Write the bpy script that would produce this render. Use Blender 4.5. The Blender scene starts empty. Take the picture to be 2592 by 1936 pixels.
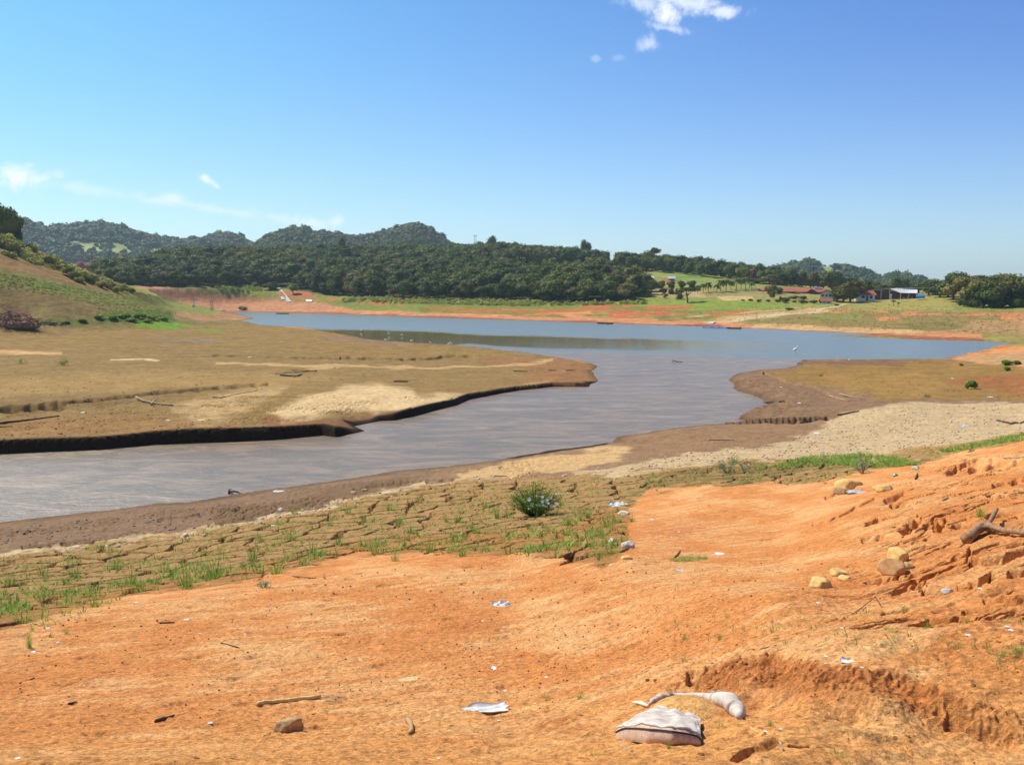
import bpy, math, random
import numpy as np
from mathutils import Vector
R = math.radians
SC = bpy.context.scene
# ------------------------------------------------------------------ camera
F, CX, CY, EYE = 2200.0, 1296.0, 968.0, 9.0        # focal length in photo pixels, eye height above the water
PITCH = math.atan((968 - 735) / F)
cam = bpy.data.cameras.new('camera'); co = bpy.data.objects.new('camera', cam)
SC.collection.objects.link(co); SC.camera = co
co.location = (0, 0, EYE); co.rotation_euler = (R(90) - PITCH, 0, 0)
cam.sensor_width = 36; cam.lens = 36 * F / 2592; cam.clip_start = .1; cam.clip_end = 30000
# ------------------------------------------------------------------ light
SUN_AZ, SUN_EL = R(-50), R(49)                      # azimuth from +Y, negative = left
SC.view_settings.view_transform = 'Standard'; SC.view_settings.look = 'None'
SC.view_settings.exposure = 0.31; SC.view_settings.gamma = 1
sd = bpy.data.lights.new('sun', 'SUN'); sd.energy = 4.7; sd.angle = R(.5); sd.color = (1, .95, .87)
so = bpy.data.objects.new('sun', sd); SC.collection.objects.link(so)
sv = Vector((math.sin(SUN_AZ) * math.cos(SUN_EL), math.cos(SUN_AZ) * math.cos(SUN_EL), math.sin(SUN_EL)))
so.rotation_euler = sv.to_track_quat('Z', 'Y').to_euler(); so.location = (-40, 30, 60)

def pix_dir(u, v):
    u = np.asarray(u, float); v = np.asarray(v, float)
    a = (CY - v) / F
    c, s = math.cos(PITCH), math.sin(PITCH)
    return (u - CX) / F, c + a * s, a * c - s       # dx, dy, dz

W = bpy.data.worlds.new('World'); SC.world = W; W.use_nodes = True
nt = W.node_tree; nt.nodes.clear()
class NB:
    """tiny node helper"""
    def __init__(s, t): s.t = t
    def n(s, kind, **kw):
        o = s.t.nodes.new(kind)
        for k, v in kw.items(): setattr(o, k, v)
        return o
    def put(s, sock, v):
        if hasattr(v, 'is_linked') or isinstance(v, bpy.types.NodeSocket): s.t.links.new(v, sock)
        else: sock.default_value = v
    def m(s, op, a, b=None, c=None, clamp=False):
        o = s.n('ShaderNodeMath', operation=op, use_clamp=clamp)
        s.put(o.inputs[0], a)
        if b is not None: s.put(o.inputs[1], b)
        if c is not None: s.put(o.inputs[2], c)
        return o.outputs[0]
    def mix(s, f, a, b, bt='MIX'):
        o = s.n('ShaderNodeMix', data_type='RGBA', blend_type=bt); o.clamp_factor = True
        s.put(o.inputs[0], f); s.put(o.inputs[6], a if not isinstance(a, tuple) else (*a, 1)[:4]); s.put(o.inputs[7], b if not isinstance(b, tuple) else (*b, 1)[:4])
        return o.outputs[2]
    def noise(s, vec, scale, detail=4, rough=.55, dist=0.):
        o = s.n('ShaderNodeTexNoise'); s.put(o.inputs['Vector'], vec)
        o.inputs['Scale'].default_value = scale; o.inputs['Detail'].default_value = detail
        o.inputs['Roughness'].default_value = rough; o.inputs['Distortion'].default_value = dist
        return o.outputs[0]
    def ramp(s, v, lo, hi, a=0., b=1.):
        o = s.n('ShaderNodeMapRange'); o.interpolation_type = 'SMOOTHSTEP'
        s.put(o.inputs[0], v); o.inputs[1].default_value = lo; o.inputs[2].default_value = hi
        o.inputs[3].default_value = a; o.inputs[4].default_value = b
        return o.outputs[0]
b = NB(nt)
sky = b.n('ShaderNodeTexSky', sky_type='NISHITA'); sky.sun_disc = False
sky.sun_elevation = SUN_EL; sky.sun_rotation = SUN_AZ; sky.air_density = 1.0; sky.dust_density = 1.0; sky.ozone_density = 2.0; sky.altitude = 800
tc = b.n('ShaderNodeTexCoord'); sx = b.n('ShaderNodeSeparateXYZ'); nt.links.new(tc.outputs['Generated'], sx.inputs[0])
X, Y, Z = sx.outputs
yy = b.m('MAXIMUM', Y, .05)
PX = b.m('DIVIDE', X, yy); PZ = b.m('DIVIDE', Z, yy)
cmb = b.n('ShaderNodeCombineXYZ'); nt.links.new(PX, cmb.inputs[0]); nt.links.new(PZ, cmb.inputs[1])
CV = cmb.outputs[0]
# colour of the air: a little greener low on the left, more violet high on the right
lo_ = b.mix(b.ramp(PX, -.6, .6), (.88, 1.05, 1.10), (1.02, 1.16, 1.32)); hi_ = b.mix(b.ramp(PX, -.6, .6), (.60, 1.08, 1.22), (.62, .88, 1.34))
skyc = b.mix(1., sky.outputs[0], b.mix(b.ramp(PZ, .02, .34), lo_, hi_), 'MULTIPLY')
n1 = b.noise(CV, 42, 8, .70, .4); n2 = b.noise(CV, 9, 5, .6, .3)
warp = b.m('ADD', b.m('MULTIPLY', b.m('SUBTRACT', n1, .5), 3.4), b.m('MULTIPLY', b.m('SUBTRACT', n2, .5), 1.2))
def cloud(u, v, su, sv_, ang, amp):
    dx, dy, dz = pix_dir(u, v); cx, cz = float(dx / dy), float(dz / dy)
    ca, sa = math.cos(ang), math.sin(ang)
    ex = b.m('SUBTRACT', PX, cx); ez = b.m('SUBTRACT', PZ, cz)
    p = b.m('DIVIDE', b.m('ADD', b.m('MULTIPLY', ex, ca), b.m('MULTIPLY', ez, sa)), su / F)
    q = b.m('DIVIDE', b.m('SUBTRACT', b.m('MULTIPLY', ez, ca), b.m('MULTIPLY', ex, sa)), sv_ / F)
    r2 = b.m('SQRT', b.m('ADD', b.m('MULTIPLY', p, p), b.m('MULTIPLY', q, q)))
    f = b.m('ADD', b.m('SUBTRACT', 1.0, r2), b.m('MULTIPLY', warp, .9))
    return b.m('MULTIPLY', b.ramp(f, -.15, 1.15), amp)
acc = None
for a in [(40, 448, 110, 34, -.12, .85), (75, 418, 22, 10, 0, .4), (150, 445, 30, 16, 0, .35), (230, 480, 190, 18, -.16, .30),
          (420, 506, 70, 20, -.05, .55), (560, 532, 260, 15, -.17, .34), (700, 552, 120, 15, -.2, .30),
          (790, 566, 55, 20, -.1, .6), (850, 562, 30, 20, .4, .6), (518, 452, 24, 17, -.5, .9), (545, 468, 24, 10, -.7, .7),
          (1630, 8, 70, 24, -.1, .6), (1685, 28, 34, 50, .4, .95), (1740, 8, 120, 30, -.2, .75), (1830, 28, 70, 20, -.05, .75), (1600, 5, 60, 14, 0, .4),
          (1700, 74, 55, 13, -.2, .55), (1640, 110, 30, 24, .2, .6), (1508, 150, 14, 10, 0, .25), (1565, 148, 20, 10, 0, .16)]:
    c = cloud(*a); acc = c if acc is None else b.m('MAXIMUM', acc, c)
acc = b.m('MULTIPLY', acc, b.ramp(Y, .05, .2))
skyc = b.mix(acc, skyc, (9.2, 9.6, 10.4))
bg = b.n('ShaderNodeBackground'); nt.links.new(skyc, bg.inputs[0]); bg.inputs[1].default_value = .094
ow = b.n('ShaderNodeOutputWorld'); nt.links.new(bg.outputs[0], ow.inputs[0])

# ------------------------------------------------------------------ maths helpers
rs = np.random.RandomState(7)
PERM = np.concatenate([rs.permutation(256)] * 2); GA = rs.rand(256) * 2 * np.pi; GX, GY = np.cos(GA), np.sin(GA)
def noise(x, y, seed=0):
    x = np.asarray(x, float) + seed * 17.31; y = np.asarray(y, float) + seed * 9.77
    ix = np.floor(x).astype(np.int64); iy = np.floor(y).astype(np.int64)
    fx = x - ix; fy = y - iy; ix &= 255; iy &= 255
    ux = fx * fx * fx * (fx * (fx * 6 - 15) + 10); uy = fy * fy * fy * (fy * (fy * 6 - 15) + 10)
    def g(i, j, px, py):
        h = PERM[PERM[i & 255] + (j & 255)]; return GX[h] * px + GY[h] * py
    a = g(ix, iy, fx, fy); b_ = g(ix + 1, iy, fx - 1, fy); c = g(ix, iy + 1, fx, fy - 1); d = g(ix + 1, iy + 1, fx - 1, fy - 1)
    return ((a + (b_ - a) * ux) + ((c + (d - c) * ux) - (a + (b_ - a) * ux)) * uy) * 1.5
def fbm(x, y, o=4, seed=0, g=.5):
    s = 0; a = 1; t = 0
    for i in range(o):
        s = s + a * noise(x * 2 ** i, y * 2 ** i, seed + i * 3); t += a; a *= g
    return s / t
def sst(a, b_, x): t = np.clip((x - a) / (b_ - a), 0, 1); return t * t * (3 - 2 * t)
def proj(x, y, z):
    c, s = math.cos(PITCH), math.sin(PITCH); dz = z - EYE
    f = y * c - dz * s; up = y * s + dz * c; f = np.maximum(f, .05)
    return CX + F * x / f, CY - F * up / f
def on_plane(u, v, z=0.):
    dx, dy, dz = pix_dir(u, v); t = (z - EYE) / dz; return dx * t, dy * t
def at_dist(u, v, d):
    dx, dy, dz = pix_dir(u, v); t = d / np.hypot(dx, dy); return dx * t, dy * t, EYE + dz * t
def seg_dist(px, py, P, closed=False):
    best = np.full(px.shape, 1e9); n = len(P)
    for i in range(n if closed else n - 1):
        ax, ay = P[i]; bx, by = P[(i + 1) % n]; ex, ey = bx - ax, by - ay; L = ex * ex + ey * ey + 1e-12
        t = np.clip(((px - ax) * ex + (py - ay) * ey) / L, 0, 1)
        best = np.minimum(best, (px - ax - t * ex) ** 2 + (py - ay - t * ey) ** 2)
    return np.sqrt(best)
def inside(px, py, P):
    r = np.zeros(px.shape, bool); n = len(P)
    for i in range(n):
        ax, ay = P[i]; bx, by = P[(i + 1) % n]
        if ay == by: continue
        r ^= ((ay > py) != (by > py)) & (px < (bx - ax) * (py - ay) / (by - ay) + ax)
    return r
def sdf(px, py, P): d = seg_dist(px, py, P, True); return np.where(inside(px, py, P), d, -d)

# ------------------------------------------------------------------ the lie of the land
WATER_PX = [(-900, 1420), (-400, 1372), (0, 1322), (200, 1300), (400, 1275), (470, 1272), (560, 1258), (700, 1235), (860, 1215), (1000, 1192), (1100, 1184), (1250, 1165),
 (1340, 1150), (1400, 1140), (1500, 1127), (1552, 1121), (1556, 1106), (1620, 1098), (1700, 1085), (1800, 1075), (1880, 1070), (1900, 1066),
 (1866, 1060), (1874, 1050), (1900, 1044), (1935, 1032), (1955, 1021), (1920, 1006), (1866, 990), (1853, 972), (1842, 960), (1868, 945), (1925, 936), (1990, 932), (2015, 925), (2025, 917),
 (2030, 911), (2200, 911), (2369, 910), (2400, 905), (2447, 896), (2494, 885), (2526, 875), (2562, 868),
 (2479, 864), (2338, 860), (2213, 855), (2100, 851), (2213, 847), (2169, 844), (2056, 839), (1936, 833), (1787, 827), (1578, 820), (1296, 810), (1058, 803), (819, 794), (640, 790), (570, 788),
 (610, 796), (645, 807), (605, 812), (660, 823), (759, 828), (807, 836), (879, 848), (938, 860), (1058, 868), (1147, 873), (1207, 878), (1310, 891), (1392, 902), (1473, 914), (1514, 926),
 (1499, 940), (1514, 963), (1489, 979), (1400, 979), (1310, 989), (1188, 1011), (1160, 1024), (1046, 1054), (1001, 1064), (960, 1066), (895, 1079), (924, 1091), (850, 1107), (810, 1102),
 (700, 1112), (581, 1118), (392, 1125), (254, 1138), (127, 1143), (0, 1149), (-400, 1172), (-900, 1200)]
WX, WY = on_plane([p[0] for p in WATER_PX], [p[1] for p in WATER_PX]); WPOLY = list(zip(WX.tolist(), WY.tolist()))
# profiles: per photo column a list of ground points, (v, z) near ones and (v, -distance) far ones
PROF = {
 -900: [(1936, 7.2), (1600, 4.9), (1450, 1.6), (1400, .5), (1130, 1.1), (900, 1.2), (850, 1.5), (760, -200), (600, -250), (540, -280), (560, -340), (700, -700)],
 0:    [(1936, 7.28), (1560, 4.75), (1430, 1.4), (1335, .3), (1112, .76), (1000, .95), (900, .9), (850, 1.0), (835, 1.3), (790, -190), (700, -215), (620, -240), (598, -262), (620, -330), (690, -430), (700, -700)],
 160:  [(1936, 7.28), (1550, 4.7), (1420, 1.4), (1320, .3), (1106, .74), (1000, .9), (900, .9), (845, 1.0), (835, 1.2), (790, -195), (730, -215), (690, -235), (668, -255), (690, -320), (715, -430), (695, -600), (690, -800)],
 300:  [(1936, 7.28), (1530, 4.6), (1410, 1.4), (1300, .3), (1100, .72), (1000, .9), (850, .9), (838, 1.0), (800, -200), (757, -222), (724, -246), (735, -300), (725, -400), (718, -440), (700, -480), (690, -520), (692, -700)],
 480:  [(1936, 7.28), (1510, 4.5), (1375, 1.35), (1280, .3), (1080, .85), (1000, .85), (840, .7), (825, 1.1), (795, -235), (768, -262), (765, -300), (748, -390), (728, -430), (700, -480), (665, -550), (655, -600), (680, -800)],
 640:  [(1936, 7.28), (1490, 4.4), (1340, 1.3), (1260, .35), (1080, .8), (1000, .8), (900, .6), (850, .4), (828, .3), (788, .25), (765, -400), (732, -430), (700, -490), (668, -550), (652, -600), (670, -800)],
 1000: [(1936, 7.28), (1440, 4.2), (1290, 1.3), (1205, .35), (1050, .6), (950, .6), (885, .35), (850, .3), (800, .25), (778, -330), (753, -362), (710, -440), (680, -510), (648, -620), (665, -850)],
 1300: [(1936, 7.28), (1400, 4.06), (1250, 1.4), (1175, .35), (960, .4), (900, .3), (807, .3), (785, -300), (765, -330), (720, -400), (680, -480), (646, -600), (660, -850)],
 1600: [(1936, 7.2), (1400, 4.7), (1240, 2.1), (1150, 1.0), (1105, .35), (930, .3), (816, .3), (790, -280), (768, -320), (720, -390), (692, -450), (672, -530), (684, -750)],
 1800: [(1936, 7.1), (1500, 5.7), (1230, 2.7), (1150, 1.4), (1085, .4), (930, .3), (823, .3), (800, -255), (775, -300), (745, -350), (725, -390), (706, -440), (692, -500), (688, -560), (704, -700)],
 2000: [(1936, 7.1), (1500, 6.2), (1235, 3.0), (1130, 1.4), (1068, .5), (1000, .7), (940, .4), (832, .35), (805, -238), (775, -300), (742, -380), (725, -440), (712, -500), (715, -700)],
 2200: [(1936, 7.0), (1600, 6.8), (1300, 4.7), (1190, 3.1), (1120, 1.4), (1000, .9), (930, .5), (912, .3), (842, .4), (810, 1.6), (785, 3.0), (762, -342), (752, -388), (744, -450), (735, -700)],
 2400: [(1936, 6.9), (1600, 6.9), (1300, 5.4), (1165, 3.7), (1095, 1.6), (1000, 1.0), (930, .7), (905, .4), (855, .3), (835, .6), (810, 1.8), (785, 3.4), (762, 5.3), (750, -350), (744, -450), (735, -700)],
 2592: [(1936, 6.9), (1600, 7.0), (1400, 6.4), (1250, 5.4), (1118, 4.2), (1085, 1.9), (1000, 1.15), (940, 1.3), (864, 2.1), (853, 1.0), (840, .9), (810, 2.0), (785, 3.4), (768, 4.8), (752, -350), (744, -450), (735, -700)],
 3200: [(1936, 7.0), (1600, 7.3), (1400, 7.0), (1250, 6.5), (1115, 6.), (1000, 4.5), (900, 3.6), (862, 3.2), (820, 3), (785, 4.), (762, 5.5), (744, -450), (730, -700)]}
LR = np.linspace(math.log(.3), math.log(4500), 560); COLS = sorted(PROF); TAB = []
for u in COLS:
    rr = [math.log(.3), math.log(1.5)]; zz = [7.42, 7.38]
    for v, q in PROF[u]:
        if q > 0: x, y = on_plane(u, v, q); d = float(np.hypot(x, y)); z = q
        else: _, _, z = at_dist(u, v, -q); d = -q; z = float(z)
        rr.append(math.log(d)); zz.append(z)
    rr += [math.log(1100), math.log(4500)]; zz += [8, 5]
    o = np.argsort(rr); row = np.interp(LR, np.array(rr)[o], np.array(zz)[o])
    k = np.array([1, 2, 3, 2, 1.]); k /= k.sum(); TAB.append(np.convolve(np.pad(row, 2, 'edge'), k, 'valid'))
TAB = np.array(TAB); CA = np.arctan((np.array(COLS) - CX) / 2212.)
AA = np.linspace(CA[0], CA[-1], 260); T2 = np.array([np.interp(AA, CA, TAB[:, j]) for j in range(len(LR))]).T
kk = np.exp(-np.linspace(-1.6, 1.6, 9) ** 2); kk /= kk.sum()
T2 = np.array([np.convolve(np.pad(T2[:, j], 4, 'edge'), kk, 'valid') for j in range(len(LR))]).T
def base_z(x, y):
    a = np.clip((np.arctan2(x, np.maximum(y, 1e-3)) - AA[0]) / (AA[-1] - AA[0]) * (len(AA) - 1), 0, len(AA) - 1.001)
    r = np.clip((np.log(np.hypot(x, y) + 1e-6) - LR[0]) / (LR[-1] - LR[0]) * (len(LR) - 1), 0, len(LR) - 1.001)
    i = a.astype(int); j = r.astype(int); fa = a - i; fr = r - j
    return (T2[i, j] * (1 - fr) + T2[i, j + 1] * fr) * (1 - fa) + (T2[i + 1, j] * (1 - fr) + T2[i + 1, j + 1] * fr) * fa
LINE_A = [(-900, 1760), (0, 1590), (130, 1555), (280, 1512), (420, 1495), (620, 1470), (760, 1440), (900, 1402), (1100, 1400), (1180, 1405), (1300, 1398), (1400, 1415), (1530, 1430), (1585, 1385), (1590, 1290), (1640, 1240), (1750, 1228), (1900, 1222), (2080, 1225), (2130, 1210), (2200, 1190), (2330, 1172), (2420, 1150), (2592, 1118), (3200, 1060)]
LINE_B = [(-900, 1520), (0, 1408), (200, 1385), (480, 1350), (640, 1325), (800, 1290), (940, 1255), (1050, 1235), (1200, 1215), (1400, 1212), (1560, 1205), (1700, 1185), (1850, 1168), (2000, 1162), (2150, 1160), (2250, 1150), (2400, 1128), (2592, 1098), (3200, 1030)]
CRACK = LINE_A + LINE_B[::-1]
# trenches and ledges of the washed-out banks: (points, depth m, half width px)
TR = [([(2406, 1197), (2450, 1171), (2510, 1164)], .16, 7), ([(2462, 1190), (2531, 1175), (2590, 1168)], .18, 8), ([(2515, 1229), (2591, 1211)], .16, 7),
 ([(2244, 1266), (2289, 1250)], .12, 7), ([(2260, 1278), (2313, 1274)], .10, 6), ([(2287, 1342), (2325, 1318)], .15, 9), ([(2345, 1332), (2393, 1316), (2375, 1340)], .16, 9),
 ([(2502, 1308), (2583, 1298)], .12, 6), ([(2192, 1326), (2222, 1314)], .10, 6), ([(2188, 1364), (2230, 1354)], .10, 6), ([(2410, 1332), (2455, 1330)], .12, 6),
 ([(2458, 1422), (2539, 1412), (2600, 1388)], .17, 10), ([(2196, 1474), (2272, 1467), (2321, 1449)], .12, 7), ([(2268, 1500), (2300, 1484), (2330, 1480)], .13, 7),
 ([(2344, 1495), (2382, 1500)], .16, 9), ([(2430, 1488), (2478, 1474), (2512, 1450)], .16, 9), ([(2560, 1455), (2600, 1446)], .16, 9), ([(2494, 1520), (2592, 1516)], .09, 6),
 ([(2350, 1568), (2440, 1562), (2515, 1560)], .08, 6), ([(2240, 1552), (2296, 1546)], .07, 5), ([(2140, 1562), (2270, 1568)], .05, 4), ([(2440, 1545), (2500, 1538)], .06, 5),
 ([(2448, 1420), (2455, 1385)], .10, 5), ([(2090, 1258), (2160, 1235)], .05, 5), ([(2060, 1330), (2140, 1300), (2210, 1262)], .05, 4),
 ([(1862, 1914), (1908, 1888), (1978, 1873)], .035, 9), ([(2000, 1887), (2050, 1885)], .02, 6), 
 ([(1745, 1708), (1800, 1712)], .05, 10), ([(1815, 1722), (1870, 1730)], .045, 8), ([(2400, 1800), (2480, 1830), (2560, 1856)], .03, 10),
 ([(0, 1036), (60, 1032), (120, 1028), (160, 1026)], .6, 9), ([(120, 1022), (254, 1012), (399, 995), (581, 978), (680, 972)], .32, 4),
 ([(863, 905), (985, 909), (1074, 909), (1139, 902), (1208, 904)], .5, 3.0), ([(540, 900), (700, 905), (860, 908)], .3, 2.4), ([(700, 945), (800, 938)], .25, 2.2),
 ([(1940, 945), (1985, 965), (2060, 980), (2100, 1000)], .2, 3.5), ([(1950, 1066), (2010, 1068), (2090, 1058)], .3, 4.5),
 ([(400, 1318), (520, 1300), (640, 1280)], .10, 4), ([(60, 1385), (230, 1372)], .1, 5), ([(900, 1238), (1010, 1222)], .10, 5), ([(1080, 1222), (1150, 1216)], .1, 4),
 ([(1420, 1424), (1480, 1408), (1530, 1396)], .09, 4)]
SCARP = [(1700, 1716), (1780, 1690), (1870, 1662), (1950, 1652), (2010, 1668), (2080, 1682), (2180, 1690), (2280, 1700), (2400, 1745), (2500, 1780), (2592, 1810), (2800, 1880)]
SCX = [p[0] for p in SCARP]; SCY = [p[1] for p in SCARP]
def worley(x, y, cell, jit=.9, seed=3):
    px, py = x / cell, y / cell; ix = np.floor(px).astype(np.int64); iy = np.floor(py).astype(np.int64)
    f1 = np.full(px.shape, 9.); f2 = np.full(px.shape, 9.); cid = np.zeros(px.shape)
    for dx in (-1, 0, 1):
        for dy in (-1, 0, 1):
            i, j = ix + dx, iy + dy; h = PERM[PERM[(i + seed) & 255] + (j & 255)]; h2 = PERM[(h + 57) & 255]
            d = np.hypot(i + .5 + (h / 255. - .5) * jit - px, j + .5 + (h2 / 255. - .5) * jit - py)
            c = d < f1; f2 = np.where(c, f1, np.minimum(f2, d)); cid = np.where(c, h / 255., cid); f1 = np.where(c, d, f1)
    return f1, f2, cid
def land(x, y, full=False, detail=True):
    """height of the ground (and masks) at world x, y"""
    x = np.asarray(x, float).ravel(); y = np.asarray(y, float).ravel()
    d = np.hypot(x, y); z = base_z(x, y)
    s = np.full(x.shape, 50.); cut = np.zeros(x.shape)
    m = (d > 18) & (d < 520)
    if m.any():
        xm, ym, dm = x[m], y[m], d[m]
        am = np.clip(dm / 90., .12, 1.2)
        wx = xm + am * (.45 * fbm(xm / 3, ym / 3, 3, 5) + .09 * noise(xm / .7, ym / .7, 8) + .15 * noise(xm / 2.6, ym / 2.6, 7)); wy = ym + am * (.5 * fbm(xm / 3.3, ym / 3.3, 3, 9) + .10 * noise(xm / .6, ym / .6, 4))
        sm = np.empty(xm.shape)
        nb_ = (ym < 110) & (ym > np.interp(xm, [-30, -5, 8, 25], [41, 50, 62, 75])) & (xm < 13); wx = np.where(nb_, xm + (wx - xm) * .4, wx); wy = np.where(nb_, ym + (wy - ym) * .4, wy)
        for k in range(0, len(xm), 200000): sm[k:k + 200000] = -sdf(wx[k:k + 200000], wy[k:k + 200000], WPOLY)
        s[m] = sm
    u0, v0 = proj(x, y, z)
    # steep cut bank along the far side of the river (left flat), gentle beaches elsewhere
    _, vs = proj(x, y, np.zeros_like(x))
    cut = ((vs > 968) & (u0 < 1560) & (y > 20) & (vs < 1215) & (s < 50)) * sst(1530, 1440, u0)
    # only far side of the river counts
    river_mid = np.interp(u0, [-900, 0, 500, 1000, 1300, 1600], [1310, 1235, 1195, 1130, 1080, 1000]); cut = cut * (vs < river_mid)
    soft = sst(790, 960, u0) * sst(1060, 960, u0) * .6 + sst(850, 900, u0) * sst(960, 930, u0) * .4
    steep = np.where(s > 0, np.clip(s / .28, 0, 1), 0)
    beach = .09 * np.clip(s, 0, None) + .02
    beach = np.where(d > 140, .045 * np.clip(s, 0, None) + .02, beach)
    beach = beach + .0045 * np.clip(s, 0, None) ** 2 + .05 * np.clip(s - 22, 0, None) ** 2
    lim = beach * (1 - cut * (1 - soft)) + (z * steep + .0) * cut * (1 - soft)
    zl = np.minimum(z, lim)
    hump = ((u0 > 1835) & (u0 < 2180) & (vs > 925) & (vs < 1075) & (s > 0) & (s < 40)) * np.clip(s / .7, 0, 1) * sst(2170, 2050, u0) * sst(6., 1., s) * sst(940, 985, vs) * .3 * (1 + .8 * fbm(x / 1.2, y / 1.2, 3, 12))
    zl = zl + hump
    zl = np.where(s > 0, zl, -.08 + .25 * np.maximum(s, -4))
    z = np.where(s < 49.9, zl, z)
    if not detail: return z
    landm = np.clip(s / 1.0, 0, 1)
    u0, v0 = proj(x, y, z)
    wu = u0 + 7 * noise(x * 2, y * 2, 21) ; wv = v0 + 4 * noise(x * 1.7, y * 1.7, 22)
    # broad relief
    z = z + landm * (.035 * fbm(x / 1.7, y / 1.7, 3, 1) * sst(1, 4, d) + np.clip(d / 60, 0, 1) * .10 * fbm(x / 6, y / 6, 4, 2) + sst(120, 260, d) * .7 * fbm(x / 22, y / 22, 4, 6))
    near = (d < 70) & (s > 0) & (v0 < 2400)
    if near.any():
        X, Y_, u, v = x[near], y[near], wu[near], wv[near]; dz = np.zeros(X.shape); dn = d[near]
        cr = np.full(X.shape, -99.); c1 = (v > 1040) & (v < 1780)
        cr[c1] = sdf(u[c1], v[c1], CRACK)
        ck = sst(-6, 10, cr)
        m2 = ck > .01
        if m2.any():
            wxx = X[m2] + .22 * fbm(X[m2] * 1.3, Y_[m2] * 1.3, 3, 31); wyy = Y_[m2] + .22 * fbm(X[m2] * 1.3, Y_[m2] * 1.3, 3, 37)
            f1, f2, cid = worley(wxx, wyy, 1.25); e = f2 - f1
            g1, g2, _ = worley(wxx, wyy, .38, seed=11); e2 = g2 - g1
            on = sst(-.35, .1, noise(X[m2] / 1.4, Y_[m2] / 1.4, 44))
            wd = .055 + .075 * sst(-.3, .4, noise(X[m2] / 1.1, Y_[m2] / 1.1, 46)); t = -.32 * sst(1.2, .6, e / wd) * (.4 + .6 * on) - .07 * sst(.10, .04, e2) * sst(.0, .3, noise(X[m2] / 2, Y_[m2] / 2, 45)) + .012 * (cid - .5)
            dz[m2] += t * ck[m2]
        # mud by the river: small plates and lumps
        mud = (sst(1450, 1250, u) * .7 + .3) * sst(4, -8, cr) * (v < np.interp(u, [p[0] for p in LINE_A], [p[1] for p in LINE_A])) * sst(.5, 3, s[near])
        m3 = mud > .01
        if m3.any():
            wxx = X[m3] + .1 * noise(X[m3] * 2, Y_[m3] * 2, 51); g1, g2, cid = worley(wxx, Y_[m3], .42, seed=5)
            patch = sst(-.25, .25, fbm(X[m3] / 3.5, Y_[m3] / 3.5, 3, 52))
            dz[m3] += mud[m3] * patch * (-.09 * sst(.18, .08, g2 - g1) + .08 * (cid - .5)) + mud[m3] * .05 * fbm(X[m3] * 2, Y_[m3] * 3, 3, 53) * patch
        # sand: wind and water combed streaks, grit and footprints
        sand = sst(2, -12, cr) * (v > np.interp(u, [p[0] for p in LINE_A], [p[1] for p in LINE_A])) * sst(1.5, 2.5, dn)
        al = R(24); a1 = X * math.cos(al) + Y_ * math.sin(al); a2 = -X * math.sin(al) + Y_ * math.cos(al)
        wl = a1 + .3 * noise(a1, a2, 60)
        dz += sand * (.009 * fbm(wl / .9, a2 / .30, 2, 61) + .010 * noise(X / .11, Y_ / .11, 62) * sst(30, 8, dn) + .0045 * noise(X / .045, Y_ / .045, 63) * sst(16, 6, dn) * 1.5)
        fp1, fp2, fc = worley(X, Y_, .62, seed=19)
        dz -= sand * .03 * sst(.24, .10, fp1) * (fc > .74)
        # washed-out steps on the right bank
        rt = sst(2150, 2400, u + (v - 1300) * .4) * sst(1640, 1560, v) * sst(1125, 1160, v + (2592 - u) * -.12) * sand
        r1 = noise(wl / 1.1, a2 / .30, 71); r2 = noise(wl / .5, a2 / .16, 72)
        msk = sst(-.05, .3, noise(X / 1.1, Y_ / .8, 73))
        dz -= rt * msk * (.11 * sst(.11, .04, np.abs(r1)) + .06 * sst(.12, .04, np.abs(r2)))
        dz += rt * .06 * fbm(wl / .8, a2 / .25, 3, 74)
        # scarp in the foreground
        ln = np.interp(u, SCX, SCY) + 13 * fbm(X / .16, Y_ / .16, 3, 81)
        e = v - ln; hs = np.interp(u, [1690, 1760, 1900, 2050, 2150, 2300, 2450, 2592, 2750], [0, .06, .11, .05, .12, .10, .045, .02, 0])
        wgt = (sst(0, np.interp(u, [1700, 2050, 2300, 2500], [22, 30, 45, 60]), e) * (1 - sst(60, 230, e))) * (v > 1600)
        rough = sst(0, 8, e) * sst(75, 45, e) * (hs > .02) * (v > 1600)
        hs = hs * (.75 + 1.5 * noise(X / .38, Y_ / .38, 86)).clip(.12, 1.35); dz += -hs * wgt + rough * (.035 * fbm(X / .09, Y_ / .09, 3, 82) + .014 * noise(X / .03, Y_ / .03, 84)) + .02 * sst(-40, 0, e) * sst(12, 0, e) * (hs > .02) * (.5 + noise(X / .2, Y_ / .2, 83)) * (v > 1600)
        crumb = sst(60, 10, seg_dist(u, v, [(1690, 1600), (1740, 1700), (1950, 1670), (2200, 1745), (2400, 1790)])) * sand
        dz += crumb * .012 * np.abs(noise(X / .04, Y_ / .04, 85))
        z[near] += dz * sst(.1, .9, s[near]) * sst(1.5, 3., dn)
    tm = (v0 > 880) & (v0 < 2050) & (s > .05) & (d < 220)
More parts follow.
